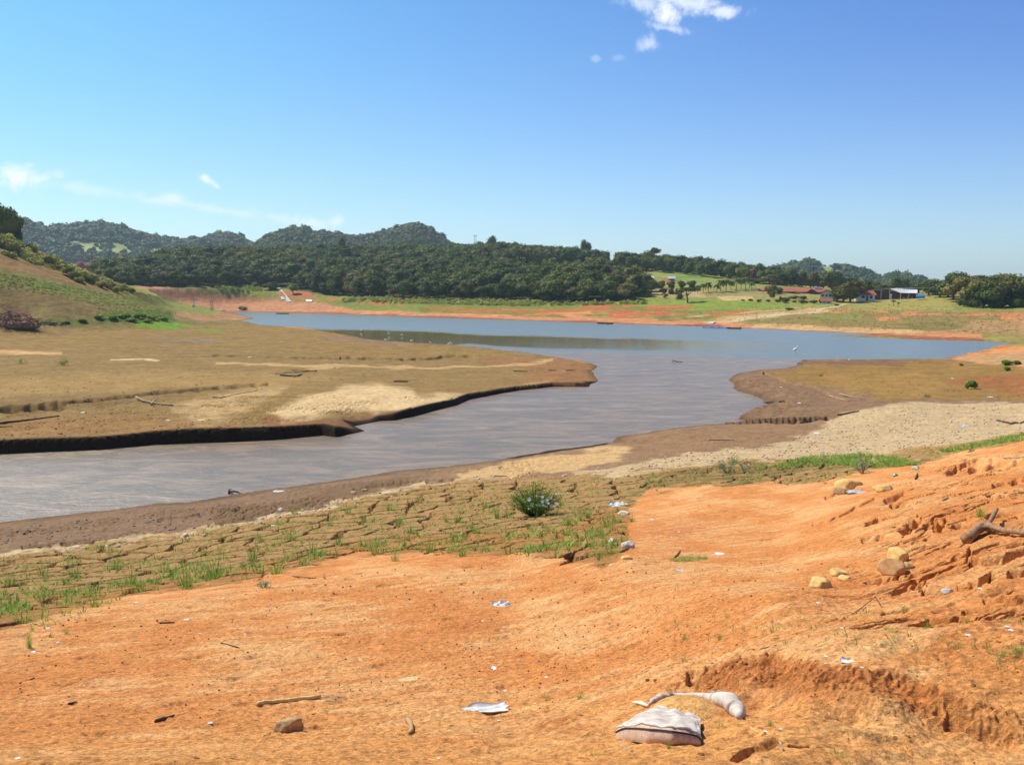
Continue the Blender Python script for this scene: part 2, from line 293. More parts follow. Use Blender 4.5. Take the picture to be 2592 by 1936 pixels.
    if tm.any():
        u, v, X, Y_ = u0[tm], v0[tm], x[tm], y[tm]; kd = np.clip(26 / d[tm], .16, 1.6); u = u + 7 * noise(X * 2.1 * kd, Y_ * 2.1 * kd, 90) + 3 * noise(X * 7 * kd, Y_ * 7 * kd, 91); v = v + np.where(d[tm] > 40, 1.4, 3.) * noise(X * 3 * kd, Y_ * 1.2 * kd, 92); dz = np.zeros(u.shape)
        for P, dep, w in TR:
            xs = [p[0] for p in P]; ys = [p[1] for p in P]
            bb = (u > min(xs) - 60) & (u < max(xs) + 60) & (v > min(ys) - 40) & (v < max(ys) + 50)
            if not bb.any(): continue
            q = seg_dist(u[bb], v[bb], P); q = q * (1 + .5 * noise(X[bb] * 4 * kd[bb], Y_[bb] * 4 * kd[bb], 93))
            dz[bb] = np.minimum(dz[bb], -dep * 1.3 * sst(w * 1.25, w * .45, q))
        z[tm] += dz
    z = np.where(s > 0, np.maximum(z, np.minimum(.012 + .02 * np.clip(s, 0, 1), .03)), z)
    if full: return z, s, u0, v0, d
    return z
def hit(u, v, dmin=1.5, dmax=700., lift=0.):
    """where the line of sight through photo point (u, v) meets the ground"""
    lo, hi = dmin, dmax
    for st, n, det in ((0, 260, False), (1, 60, True), (2, 24, True)):
        ds = np.exp(np.linspace(math.log(lo), math.log(hi), n)); x, y, z = at_dist(u, v, ds); g = land(x, y, detail=det); k = np.nonzero(z <= g)[0]
        i = k[0] if len(k) else n - 1; i0 = max(i - 1, 0)
        if st == 0: lo, hi = ds[i0] * .95, ds[min(i + 1, n - 1)] * 1.05
        elif st == 1: lo, hi = ds[i0], ds[i] * 1.0001
    a0 = z[i0] - g[i0]; a1 = z[i] - g[i]; t = a0 / (a0 - a1) if a0 != a1 else 1
    dd = ds[i0] + (ds[i] - ds[i0]) * min(max(t, 0), 1); x, y, z = at_dist(u, v, dd)
    return float(x), float(y), float(land([x], [y])[0]) + lift
def gz(x, y): return float(land([x], [y])[0])
def px_size(x, y, z): return math.sqrt(x * x + y * y + (z - EYE) ** 2) / F     # metres per photo pixel there

# ------------------------------------------------------------------ mesh helpers
def mesh_np(name, V, faces, attrs=None, smooth=False):
    """faces: list of int arrays (n,3) / (n,4)"""
    me = bpy.data.meshes.new(name); V = np.asarray(V, np.float32)
    loops = np.concatenate([f.ravel() for f in faces]).astype(np.int32); tot = np.concatenate([np.full(len(f), f.shape[1]) for f in faces])
    start = np.concatenate([[0], np.cumsum(tot)[:-1]]).astype(np.int32)
    me.vertices.add(len(V)); me.vertices.foreach_set('co', V.ravel()); me.loops.add(len(loops)); me.loops.foreach_set('vertex_index', loops)
    me.polygons.add(len(tot)); me.polygons.foreach_set('loop_start', start); me.polygons.foreach_set('loop_total', tot.astype(np.int32))
    if smooth: me.polygons.foreach_set('use_smooth', np.ones(len(tot), bool))
    for k, a in (attrs or {}).items():
        a = np.asarray(a, np.float32)
        if a.ndim == 2: at = me.attributes.new(k, 'FLOAT_COLOR', 'POINT'); at.data.foreach_set('color', a.ravel())
        else: at = me.attributes.new(k, 'FLOAT', 'POINT'); at.data.foreach_set('value', a)
    me.update(calc_edges=True); me.validate(); return me
def link(name, me, mat=None, parent=None, loc=None):
    o = bpy.data.objects.new(name, me); SC.collection.objects.link(o)
    if mat and me and not me.materials: me.materials.append(mat)
    if parent: o.parent = parent
    if loc is not None: o.location = loc
    return o
def tag(o, label=None, cat=None, group=None, kind=None):
    if label: o['label'] = label
    if cat: o['category'] = cat
    if group: o['group'] = group
    if kind: o['kind'] = kind
    return o
def empty(name, loc, rz=0., **kw):
    o = bpy.data.objects.new(name, None); SC.collection.objects.link(o); o.location = loc; o.rotation_euler = (0, 0, rz); o.empty_display_size = .1
    return tag(o, **kw)
def grid_faces(nr, nc):
    i = np.arange(nr - 1)[:, None] * nc + np.arange(nc - 1)[None]; i = i.ravel()
    return np.stack([i, i + 1, i + nc + 1, i + nc], 1)

# ------------------------------------------------------------------ ground sheet
aj = np.arctan((np.arange(-170, 2770, 2.15) - CX) / 2212.)
aj = np.concatenate([np.linspace(R(-82), aj[0], 50)[:-1], aj, np.linspace(aj[-1], R(82), 50)[1:]])
dl = [.35]
while dl[-1] < 5200:
    d = dl[-1]; h = min(9., 1.6 + .27 * d); st = max(d * d / (h * 869.) * .82, .004)
    if d < 3: st = .02
    cap = .115 if 44 < d < 72 else .33 if d < 130 else (.7 if d < 300 else (2.2 if d < 700 else d * .05))
    dl.append(d + min(st, cap))
dl = np.array(dl); print('ground grid', len(aj), len(dl))
GXX = (np.sin(aj)[None] * dl[:, None]).ravel(); GYY = (np.cos(aj)[None] * dl[:, None]).ravel()
GZ, S, U, V_, D = land(GXX, GYY, full=True)

def lin(c): c = np.array(c) / 255.; return np.where(c < .04045, c / 12.92, ((c + .055) / 1.055) ** 2.4)
KE = .74                                                                # display value -> base colour under this sun
def col(*c): return lin(c) * KE
COL = np.tile(col(234, 156, 90), (len(GZ), 1))
LA = np.arctan2(GXX, np.maximum(GYY, 1e-3)); LD = np.log(D)
NU = U + 26 * fbm(LA / .05, LD / .08, 3, 101)
NVa = fbm(LA / .045, LD / .06, 4, 102)
NV = V_ + NVa * np.clip((V_ - 700) * .045, 2.5, 22)
def paint(P, c, soft=5., dmin=0., dmax=1e5, op=1., br=0.):
    """lay a patch of soil or grass colour; br breaks it up"""
    xs = [p[0] for p in P]; ys = [p[1] for p in P]; k = soft + 2
    m = np.nonzero((NU > min(xs) - k) & (NU < max(xs) + k) & (NV > min(ys) - k) & (NV < max(ys) + k) & (D > dmin) & (D < dmax))[0]
    if not len(m): return
    w = sst(-soft, soft, sdf(NU[m], NV[m], P)) * op
    if br: w = w * sst(-br, br * .6, fbm(LA[m] / .022, LD[m] / .035, 4, 103) + .12)
    COL[m] = COL[m] * (1 - w[:, None]) + col(*c) * w[:, None]
def strip(P, w, c, **k):      # thin line of width w px
    top = [(x, y - w / 2) for x, y in P]; bot = [(x, y + w / 2) for x, y in P]; paint(top + bot[::-1], c, soft=max(w * .3, 1), **k)
# near bank: mud, crust, cracked strip, pebble bank
lb = LINE_B
paint([(-900, 1100)] + [(x, 1000 if x > 1500 else 1100) for x in (0, 1500, 1600, 3200)] + lb[::-1], (158, 124, 90), 5, 20, 130)
paint([(-900, 1420), (0, 1322), (560, 1258), (1000, 1190), (1100, 1184), (1080, 1215), (800, 1275), (500, 1335), (0, 1400), (-900, 1500)], (148, 116, 86), 8, 20, 80)
paint([(560, 1335), (760, 1290), (1000, 1235), (1060, 1205), (900, 1222), (720, 1262), (540, 1300)], (136, 106, 76), 6, 20, 80)
paint([(0, 1420), (0, 1392), (300, 1365), (480, 1342), (640, 1315), (800, 1280), (930, 1248), (1060, 1225), (1180, 1205), (1300, 1195), (1300, 1212), (1000, 1262), (820, 1305), (640, 1342), (400, 1376)], (226, 196, 146), 4, 10, 80, .9, .45)
paint([(1150, 1200), (1350, 1158), (1560, 1128), (1700, 1122), (1560, 1160), (1450, 1190), (1200, 1212)], (214, 172, 116), 5, 20, 80)
paint([(1450, 1200), (1700, 1150), (1900, 1132), (2040, 1105), (2130, 1045), (2180, 1022), (2300, 1020), (2592, 1012), (3200, 1000), (3200, 1060), (2592, 1098), (2400, 1128), (2250, 1152), (2000, 1165), (1850, 1170), (1700, 1188), (1500, 1215)], (208, 176, 130), 5, 20, 130)
paint([(1180, 1212), (1560, 1205), (1700, 1190), (1650, 1235), (1560, 1250), (1350, 1222)], (160, 122, 78), 6, 15, 80, .8)
paint([(1556, 1112), (1700, 1090), (1900, 1072), (2050, 1075), (2040, 1100), (1950, 1128), (1700, 1148), (1620, 1150)], (158, 122, 86), 5, 20, 110)
paint(CRACK, (190, 142, 92), 5, 5, 70)
paint([(-900, 1770), (0, 1600), (280, 1520), (620, 1478), (900, 1410), (1100, 1405), (1300, 1402), (1530, 1438), (1600, 1385), (1600, 1270), (1500, 1300), (1420, 1330), (1200, 1350), (900, 1370), (600, 1440), (280, 1480), (0, 1530), (-900, 1650)], (204, 122, 66), 12, 5, 70, .75, .5)
paint(CRACK, (140, 132, 66), 5, 5, 70, .38, .25)
paint([(1620, 1245), (1800, 1230), (1900, 1215), (2130, 1190), (2250, 1170), (2150, 1162), (1850, 1172), (1640, 1205)], (128, 112, 62), 5, 10, 70, .7, .4)
# right flat
paint([(1780, 962), (1820, 930), (2000, 906), (2592, 905), (3200, 900), (3200, 1010), (2592, 1014), (2250, 1020), (2120, 1050), (2080, 1078), (1866, 1076), (1830, 1040), (1920, 1020), (1800, 985)], (150, 116, 84), 4, 60, 135)
paint([(1990, 938), (2080, 918), (2400, 912), (2592, 925), (3200, 925), (3200, 1004), (2592, 1008), (2250, 1012), (2150, 992), (2060, 975), (1990, 958), (1940, 944)], (162, 124, 66), 4, 60, 135)
paint([(2080, 950), (2330, 940), (2400, 975), (2350, 1005), (2230, 1008), (2120, 985)], (174, 134, 72), 8, 60, 135, .7)
paint([(2040, 912), (2300, 914), (2280, 928), (2050, 924)], (142, 104, 76), 3, 60, 135, .8)
paint([(2390, 968), (2480, 952), (2592, 945), (3200, 940), (3200, 1000), (2592, 1000), (2480, 982)], (168, 106, 62), 6, 60, 135, .8)
paint([(2592, 862), (2520, 876), (2440, 898), (2420, 908), (2500, 922), (2592, 928), (3200, 930), (3200, 850)], (208, 154, 104), 4, 80, 135)
paint([(2480, 905), (2592, 900), (2592, 915), (2500, 918)], (190, 158, 104), 3, 80, 135, .7, .3)
# left flat
paint([(-900, 1210), (0, 1155), (400, 1130), (850, 1112), (930, 1092), (1190, 1015), (1400, 985), (1520, 975), (1520, 920), (1310, 888), (1150, 870), (880, 845), (640, 815), (400, 815), (0, 822), (-900, 830)], (158, 126, 74), 4, 40, 300)
paint([(0, 820), (300, 830), (640, 820), (800, 835), (1000, 868), (1300, 893), (1250, 905), (900, 900), (600, 885), (0, 880)], (162, 128, 70), 5, 60, 300, .8)
paint([(0, 960), (400, 935), (900, 955), (700, 980), (400, 985), (0, 1005)], (180, 144, 84), 10, 50, 200, .7)
paint([(0, 1010), (150, 1010), (500, 980), (650, 975), (420, 1010), (200, 1040), (0, 1050)], (142, 110, 64), 6, 40, 120, .8, .5)
paint([(0, 1060), (300, 1050), (700, 1075), (900, 1070), (920, 1095), (700, 1105), (300, 1125), (0, 1140)], (166, 124, 74), 8, 40, 120, .8)
paint([(660, 1060), (840, 1058), (980, 1045), (1150, 1025), (1190, 1012), (1050, 1052), (920, 1090), (700, 1100)], (150, 106, 66), 5, 40, 120)
paint([(1180, 905), (1400, 905), (1520, 925), (1520, 970), (1400, 978), (1300, 965), (1360, 940)], (166, 118, 74), 6, 60, 160, .9)
paint([(675, 1048), (740, 1018), (850, 985), (960, 970), (1040, 986), (1060, 1000), (1200, 998), (1160, 1022), (1050, 1032), (960, 1042), (860, 1034), (800, 1052), (720, 1062)], (228, 192, 136), 9, 40, 130)
paint([(430, 1035), (520, 1002), (600, 988), (730, 978), (700, 1008), (620, 1040), (550, 1068), (500, 1070)], (212, 174, 118), 12, 40, 130, .8, .5)
paint([(1140, 1008), (1290, 975), (1400, 962), (1300, 985), (1200, 1005)], (206, 160, 100), 5, 40, 130, .8)
strip([(540, 919), (700, 924), (900, 928), (1130, 931), (1330, 922), (1400, 912)], 7, (204, 166, 108), dmin=60, dmax=200)
strip([(280, 910), (405, 912)], 4, (222, 190, 140), dmin=60, dmax=200); strip([(-900, 880), (0, 891), (150, 893)], 10, (218, 172, 112), dmin=60, dmax=200)
strip([(400, 860), (540, 862)], 6, (150, 132, 128), dmin=60, dmax=250); paint([(300, 858), (420, 850), (560, 868), (400, 872)], (150, 120, 78), 5, 60, 250, .6)
paint([(820, 845), (960, 862), (1060, 872), (1000, 880), (820, 862)], (160, 126, 96), 3, 60, 250, .7)
# left hill
paint([(-900, 835), (0, 838), (100, 832), (400, 832), (520, 825), (640, 812), (645, 800), (580, 784), (484, 758), (333, 725), (266, 700), (160, 655), (0, 570), (-900, 350)], (146, 124, 68), 3, 160, 420)
paint([(-900, 400), (0, 575), (106, 610), (166, 660), (272, 705), (333, 728), (360, 742), (300, 730), (212, 704), (91, 668), (0, 645), (-900, 560)], (140, 138, 58), 4, 160, 420)
paint([(-900, 570), (0, 645), (91, 668), (212, 704), (290, 728), (230, 728), (121, 703), (0, 680), (-900, 640)], (174, 126, 76), 4, 160, 420, .75, .9)
paint([(-900, 650), (0, 684), (121, 710), (240, 735), (330, 758), (484, 780), (440, 792), (330, 785), (250, 768), (150, 745), (80, 735), (0, 725)], (128, 136, 56), 5, 160, 420, .95, .9)
paint([(0, 728), (80, 738), (160, 752), (250, 782), (200, 800), (100, 780), (0, 762)], (140, 112, 64), 6, 160, 420, .8, .5)
paint([(300, 732), (400, 755), (480, 768), (440, 772), (330, 756)], (120, 120, 52), 4, 160, 420, .8)
paint([(235, 800), (300, 788), (380, 785), (430, 798), (445, 812), (360, 818), (260, 815)], (92, 122, 40), 4, 160, 420, .9)
paint([(100, 812), (240, 812), (330, 822), (300, 832), (110, 822)], (104, 116, 46), 4, 160, 420, .8, .4)
paint([(340, 818), (420, 815), (485, 820), (500, 826), (430, 832), (350, 830)], (124, 160, 38), 3, 140, 420)
paint([(510, 832), (560, 836), (555, 842), (500, 838)], (128, 156, 46), 2, 120, 420, .7)
paint([(430, 795), (500, 780), (580, 790), (640, 806), (600, 812), (520, 815), (440, 812)], (198, 146, 96), 4, 160, 420, .8, .6)
paint([(0, 768), (70, 780), (95, 815), (60, 838), (0, 842)], (126, 92, 62), 5, 150, 420, .85)
# far shore and slopes beyond it
FS = dict(dmin=140, dmax=900)
paint([(200, 840), (560, 792), (3300, 900), (3300, 500), (200, 500)], (150, 146, 66), 3, 285, 1200)
paint([(1500, 835), (3300, 900), (3300, 500), (1500, 500)], (168, 150, 80), 3, 138, 1200)
paint([(560, 795), (640, 793), (820, 797), (1058, 806), (1296, 814), (1578, 824), (1787, 831), (1936, 837), (2213, 850), (2480, 862), (2480, 835), (2213, 826), (1936, 822), (1800, 812), (1500, 800), (1300, 796), (1050, 790), (800, 780), (640, 775), (560, 770)], (220, 150, 98), 2, **FS)
paint([(560, 795), (640, 793), (820, 797), (1058, 806), (1296, 814), (1578, 824), (1787, 831), (1936, 837), (2480, 866), (2480, 858), (1936, 829), (1787, 823), (1578, 816), (1296, 806), (1058, 799), (820, 790), (640, 786), (560, 784)], (178, 112, 74), 1.5, **FS)
paint([(330, 720), (420, 728), (560, 748), (700, 758), (830, 768), (900, 782), (640, 786), (560, 786), (450, 765)], (206, 144, 100), 3, 285, 900)
paint([(420, 736), (500, 742), (640, 755), (760, 762), (600, 768), (480, 756)], (196, 128, 86), 3, 285, 900, .9, .8)
paint([(700, 738), (770, 738), (800, 748), (790, 760), (740, 758), (715, 752)], (202, 120, 80), 2.5, 285, 900)
paint([(540, 722), (660, 722), (668, 736), (600, 738), (545, 734)], (168, 176, 56), 2, 285, 900)
paint([(350, 720), (540, 724), (640, 738), (560, 744), (440, 732)], (134, 128, 62), 2, 285, 900, .8)
paint([(665, 745), (740, 742), (800, 752), (760, 762), (680, 760)], (150, 140, 76), 3, 285, 900, .5, .8)
paint([(840, 770), (900, 752), (1100, 755), (1300, 765), (1500, 772), (1650, 766), (1900, 775), (1900, 790), (1700, 792), (1500, 788), (1300, 795), (1150, 792), (1000, 785), (880, 785)], (136, 140, 62), 3, 240, 900, .95)
paint([(900, 752), (1300, 762), (1560, 766), (1560, 771), (1300, 772), (900, 760)], (168, 172, 78), 2, 240, 900, .9, .9)
paint([(1600, 752), (1900, 760), (2040, 770), (2000, 785), (1760, 785), (1560, 770)], (146, 160, 62), 3, 240, 900, .95)
for P in ([(905, 764), (1000, 766), (980, 773), (900, 771)], [(830, 758), (860, 757), (855, 763), (830, 764)], [(1005, 768), (1030, 770), (1020, 776)], [(1340, 783), (1470, 778), (1540, 783), (1520, 790), (1380, 792)],
          [(1460, 774), (1600, 770), (1620, 773), (1550, 780), (1470, 779)], [(1630, 772), (1740, 775), (1770, 782), (1680, 786), (1640, 780)], [(1520, 786), (1700, 788), (1740, 796), (1600, 803), (1540, 800)],
          [(1080, 778), (1300, 782), (1400, 790), (1300, 792), (1100, 786)], [(1780, 790), (1860, 786), (1960, 782), (1900, 796), (1800, 802)]):
    paint(P, (212, 116, 72), 2.5, 220, 900, .95, .6)
for P in ([(1060, 780), (1150, 784), (1140, 790), (1060, 787)], [(1280, 790), (1440, 796), (1440, 803), (1290, 800)], [(1460, 796), (1530, 800), (1500, 806)], [(1650, 800), (1760, 796), (1830, 803), (1740, 810), (1660, 810)], [(1780, 812), (1900, 806), (2000, 806), (1960, 814)]):
    paint(P, (132, 122, 58), 2.5, 220, 900, .85, .5)
strip([(1735, 804), (1850, 792), (1940, 786), (2000, 778), (2080, 768)], 4, (214, 178, 120), dmin=200, dmax=600)
paint([(1787, 822), (1880, 812), (1960, 800), (2050, 793), (2110, 788), (2060, 780), (1960, 790), (1850, 803), (1780, 812)], (224, 176, 116), 3, 160, 600, .95)
strip([(1810, 818), (1900, 806), (2000, 797), (2060, 789), (2110, 778), (2150, 766), (2165, 761)], 5, (222, 196, 150), dmin=180, dmax=600)
paint([(1900, 815), (2000, 800), (2120, 790), (2300, 785), (2592, 790), (2592, 850), (2300, 835), (2100, 824), (1900, 818)], (158, 134, 76), 3, 140, 600, .9)
paint([(1900, 820), (2100, 826), (2340, 836), (2330, 845), (2160, 842), (1900, 830)], (222, 178, 118), 2.5, 140, 300, .95)
paint([(2050, 800), (2190, 796), (2190, 806), (2060, 808)], (150, 152, 72), 2, 140, 600, .8)
for P in ([(2090, 792), (2140, 783), (2150, 790), (2100, 796)], [(2180, 788), (2270, 785), (2260, 792), (2180, 793)], [(2275, 796), (2300, 787), (2380, 792), (2400, 798), (2300, 800)], [(2400, 796), (2560, 790), (2592, 792), (2592, 800), (2420, 800)], [(2220, 803), (2280, 802), (2290, 812), (2230, 810)], [(2540, 800), (2592, 796), (2592, 830), (2550, 822)]):
    paint(P, (226, 146, 88), 2.5, 140, 600, .9, .5)
paint([(2450, 812), (2592, 806), (3200, 800), (3200, 850), (2592, 846), (2400, 840)], (196, 148, 100), 3, 140, 600, .85, .5)
paint([(2270, 822), (2440, 818), (2450, 830), (2380, 838), (2280, 830)], (134, 124, 66), 3, 140, 600, .9, .5)
paint([(2170, 762), (2400, 748), (2592, 770), (2592, 780), (2400, 785), (2150, 785)], (176, 162, 84), 3, 200, 600, .8)
paint([(2400, 770), (2592, 778), (2592, 786), (2420, 784)], (140, 150, 64), 3, 200, 600, .8)
# pasture, orchard and gardens on the slope
paint([(1270, 668), (1570, 672), (1570, 694), (1400, 696), (1270, 690)], (142, 150, 62), 3, 340, 700)
paint([(1540, 690), (1700, 686), (1800, 692), (1900, 708), (1960, 722), (1900, 730), (1760, 730), (1640, 722), (1540, 705)], (158, 164, 80), 3, 340, 700)
paint([(1540, 690), (1600, 684), (1660, 698), (1640, 708), (1560, 704)], (160, 140, 84), 3, 340, 700, .9)
paint([(1710, 697), (1790, 700), (1780, 706), (1720, 705)], (112, 158, 66), 3, 340, 700, .8)
paint([(1675, 707), (1695, 708), (1690, 717), (1678, 714)], (206, 104, 60), 2, 300, 700)
paint([(1600, 730), (1700, 735), (1780, 738), (1790, 752), (1680, 752), (1610, 748)], (206, 176, 122), 3, 300, 700, .9, .8)
paint([(1790, 735), (1900, 730), (2030, 740), (2060, 755), (1900, 755), (1800, 748)], (170, 156, 92), 3, 280, 700, .9)
paint([(1826, 750), (1900, 751), (1918, 762), (1830, 761)], (220, 184, 122), 1.5, 280, 600)
paint([(1900, 760), (2060, 764), (2160, 766), (2050, 778), (1900, 775)], (150, 160, 70), 3, 280, 600, .8)
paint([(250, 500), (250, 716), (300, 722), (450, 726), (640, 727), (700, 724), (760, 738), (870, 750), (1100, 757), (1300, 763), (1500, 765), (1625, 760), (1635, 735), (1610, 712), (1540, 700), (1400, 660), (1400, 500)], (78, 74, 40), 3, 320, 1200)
# colour of each grain and clod: broad mottling plus streaks
al = R(24); a1 = GXX * math.cos(al) + GYY * math.sin(al); a2 = -GXX * math.sin(al) + GYY * math.cos(al)
fore = (NV > np.interp(NU, [p[0] for p in LINE_A], [p[1] for p in LINE_A])) & (D < 60)
st1 = fbm(a1 / 1.0, a2 / .22, 4, 111); st2 = fbm(a1 / .35, a2 / .09, 3, 112); bl = fbm(GXX / 1.6, GYY / 2.2, 3, 113)
pal = (sst(.0, .40, st1 * .6 + .7 * bl + .10) * .52 + sst(.28, .5, st1) * .3)[:, None] * fore[:, None]
COL = COL * (1 - pal) + col(250, 196, 132) * pal
red = (sst(.0, .4, -bl + .5 * fbm(GXX / .5, GYY / .5, 3, 114)) * .45 + sst(2150, 2500, U) * .25 * sst(1120, 1250, V_))[:, None] * fore[:, None]
COL = COL * (1 - red) + col(220, 136, 70) * red
yel = (sst(1700, 1900, V_ + (U - 1300) * .06) * .45)[:, None] * fore[:, None]; COL = COL * (1 - yel) + col(242, 178, 104) * yel
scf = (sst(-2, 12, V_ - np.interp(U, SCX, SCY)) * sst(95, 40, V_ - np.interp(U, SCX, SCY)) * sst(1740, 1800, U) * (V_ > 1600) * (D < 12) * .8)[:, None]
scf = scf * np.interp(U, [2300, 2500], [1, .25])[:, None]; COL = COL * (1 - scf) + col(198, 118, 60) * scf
for cx_, cy_, rx, ry in ((1400, 1835, 90, 24), (1160, 1870, 120, 22), (1180, 1590, 70, 16), (1330, 1660, 60, 14), (2150, 1480, 120, 18), (1720, 1340, 110, 30)):
    w = (np.exp(-((U - cx_) / rx) ** 2 - ((V_ - cy_) / ry) ** 2) * (.5 + .9 * fbm(GXX / .12, GYY / .12, 2, 115)) * fore * .75).clip(0, 1)[:, None]
    COL = COL * (1 - w) + col(196, 106, 54) * w
mid = ~fore
sc_ = np.maximum(D * .006, .08)
mt = 1 + mid * (.22 * fbm(LA / .03, LD / .03, 3, 121) + .30 * fbm(LA / .006, LD / .012, 3, 122)) + .10 * fbm(GXX / .5, GYY / .5, 3, 123) * fore + .22 * noise(GXX / .05, GYY / .05, 124) * fore * sst(20, 6, D)
COL *= mt[:, None]
wet = (sst(1.1, .1, S) * (S > 0) * (D < 130) + sst(2.6, .3, S) * (S > 0) * (D >= 130) * .6)[:, None]
COL *= (1 - .38 * wet)
bank_shade = ((U < 1540) & (V_ > 965) & (V_ < 1160) & (S > -.2) & (D < 130) & (D > 30) & (GZ < np.maximum(base_z(GXX, GYY) * .96, .1))) * sst(.9, .4, S)  # shade of the cut bank face, painted dark into the soil colour over sunlit facets
COL = COL * (1 - .95 * bank_shade[:, None]) + col(54, 38, 27) * .95 * bank_shade[:, None]
COL = np.clip(COL, .004, .9)

def mat(name): m = bpy.data.materials.new(name); m.use_nodes = True; m.node_tree.nodes.clear(); return m, NB(m.node_tree)
def out(m, nb, sh, disp=None):
    o = nb.n('ShaderNodeOutputMaterial'); nb.t.links.new(sh, o.inputs[0]); return m
def principled(nb, c, rough=.9, spec=.2, nrm=None, **kw):
    p = nb.n('ShaderNodeBsdfPrincipled'); nb.put(p.inputs['Base Color'], c if not isinstance(c, tuple) else (*c, 1)[:4]); nb.put(p.inputs['Roughness'], rough); nb.put(p.inputs['Specular IOR Level'], spec)
    if nrm is not None: nb.t.links.new(nrm, p.inputs['Normal'])
    for k, v in kw.items(): nb.put(p.inputs[k], v)
    return p.outputs[0]
def bump(nb, h, dist, st=1.):
    o = nb.n('ShaderNodeBump'); nb.t.links.new(h, o.inputs['Height']); o.inputs['Distance'].default_value = dist; nb.put(o.inputs['Strength'], st); return o.outputs[0]
M_ground, nb = mat('ground')
at = nb.n('ShaderNodeAttribute', attribute_name='Col'); g = nb.n('ShaderNodeNewGeometry'); P_ = g.outputs['Position']
ln_ = nb.n('ShaderNodeVectorMath', operation='LENGTH'); nb.t.links.new(P_, ln_.inputs[0]); DD = ln_.outputs['Value']
nearf = nb.ramp(DD, 60, 12); farf = nb.ramp(DD, 60, 140)
fine = nb.noise(P_, 55, 6, .7); midn = nb.noise(P_, 6, 6, .65); big = nb.noise(P_, .55, 6, .68); grit = nb.noise(P_, 170, 3, .6)
f2_ = nb.noise(P_, 22, 5, .75)
f = nb.m('ADD', nb.m('MULTIPLY', nb.m('ADD', nb.m('SUBTRACT', fine, .5), nb.m('SUBTRACT', f2_, .5)), nb.m('MULTIPLY', nearf, 1.9)), nb.m('MULTIPLY', nb.m('SUBTRACT', midn, .5), .8))
f = nb.m('ADD', f, nb.m('MULTIPLY', nb.m('SUBTRACT', big, .5), nb.m('MULTIPLY', farf, 1.3)))
f = nb.m('ADD', f, 1.0)
vs_ = nb.n('ShaderNodeVectorMath', operation='SCALE'); nb.t.links.new(at.outputs['Color'], vs_.inputs[0]); nb.t.links.new(f, vs_.inputs['Scale'])
vor = nb.n('ShaderNodeTexVoronoi'); nb.t.links.new(P_, vor.inputs['Vector']); vor.inputs['Scale'].default_value = 13.
peb = nb.m('MULTIPLY', nb.ramp(vor.outputs['Distance'], .24, .12), nb.m('MULTIPLY', nearf, nb.ramp(nb.noise(P_, 3, 2), .5, .62)))
wn = nb.n('ShaderNodeSeparateColor'); nb.t.links.new(vor.outputs['Color'], wn.inputs[0])
peb = nb.m('MULTIPLY', peb, nb.ramp(wn.outputs[0], .55, .6))
c = nb.mix(nb.m('MULTIPLY', peb, .7), vs_.outputs[0], (.16, .075, .03))
hgt = nb.m('ADD', nb.m('MULTIPLY', fine, 1.0), nb.m('ADD', nb.m('MULTIPLY', grit, .5), nb.m('MULTIPLY', peb, 1.2)))
b1 = bump(nb, hgt, .012, nearf)
o2 = nb.n('ShaderNodeBump'); nb.t.links.new(nb.m('ADD', nb.m('MULTIPLY', midn, .12), nb.m('MULTIPLY', nb.m('MULTIPLY', big, farf), 1.2)), o2.inputs['Height']); o2.inputs['Distance'].default_value = .5; o2.inputs['Strength'].default_value = .8
nb.t.links.new(b1, o2.inputs['Normal'])
out(M_ground, nb, principled(nb, c, .95, .08, o2.outputs[0]))

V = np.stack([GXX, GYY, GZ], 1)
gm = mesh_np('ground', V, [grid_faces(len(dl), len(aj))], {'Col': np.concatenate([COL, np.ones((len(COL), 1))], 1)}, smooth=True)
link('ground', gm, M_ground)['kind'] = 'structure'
#@@WATER
# ------------------------------------------------------------------ water: one sheet at z = 0
aw = np.linspace(R(-75), R(40), 620); dw = np.exp(np.linspace(math.log(14), math.log(560), 420))
wxx = (np.sin(aw)[None] * dw[:, None]).ravel(); wyy = (np.cos(aw)[None] * dw[:, None]).ravel()
uw, vw = proj(wxx, wyy, np.zeros_like(wxx)); dwf = np.hypot(wxx, wyy)
nu = uw + 60 * fbm(wxx / 30, wyy / 60, 3, 201); nv = vw + 4 * fbm(wxx / 12, wyy / 30, 3, 202)
calm = sst(-3, 3, sdf(nu, nv, [(640, 822), (760, 832), (1000, 836), (1150, 843), (1296, 848), (1500, 855), (1700, 860), (1900, 864), (2050, 876), (2060, 890), (1900, 889), (1700, 888), (1500, 886), (1380, 882), (1200, 873), (1100, 880), (900, 860)]))
calm *= np.interp(uw, [640, 1100, 1700, 1850, 2050], [1, 1, .95, .6, .25])
river = sst(-4, 5, nv - np.interp(uw, [600, 1000, 1200, 1400, 1650, 2020, 2592], [870, 872, 878, 889, 893, 908, 960]))
wm = mesh_np('water', np.stack([wxx, wyy, np.zeros_like(wxx)], 1), [grid_faces(len(dw), len(aw))], {'calm': calm, 'river': river}, smooth=True)
M_water, nb = mat('water')
ac = nb.n('ShaderNodeAttribute', attribute_name='calm').outputs['Fac']; ar = nb.n('ShaderNodeAttribute', attribute_name='river').outputs['Fac']
g = nb.n('ShaderNodeNewGeometry'); mp = nb.n('ShaderNodeMapping'); mp.inputs['Rotation'].default_value = (0, 0, R(-18)); mp.inputs['Scale'].default_value = (.5, 1.3, 1)
nb.t.links.new(g.outputs['Position'], mp.inputs['Vector']); PV = mp.outputs[0]
w1 = nb.noise(PV, 2.6, 6, .68, .5); w2 = nb.noise(PV, .35, 5, .6, .6); w3 = nb.noise(PV, 6, 4, .6, .2)
silt = nb.noise(PV, .5, 7, .72, 1.0)
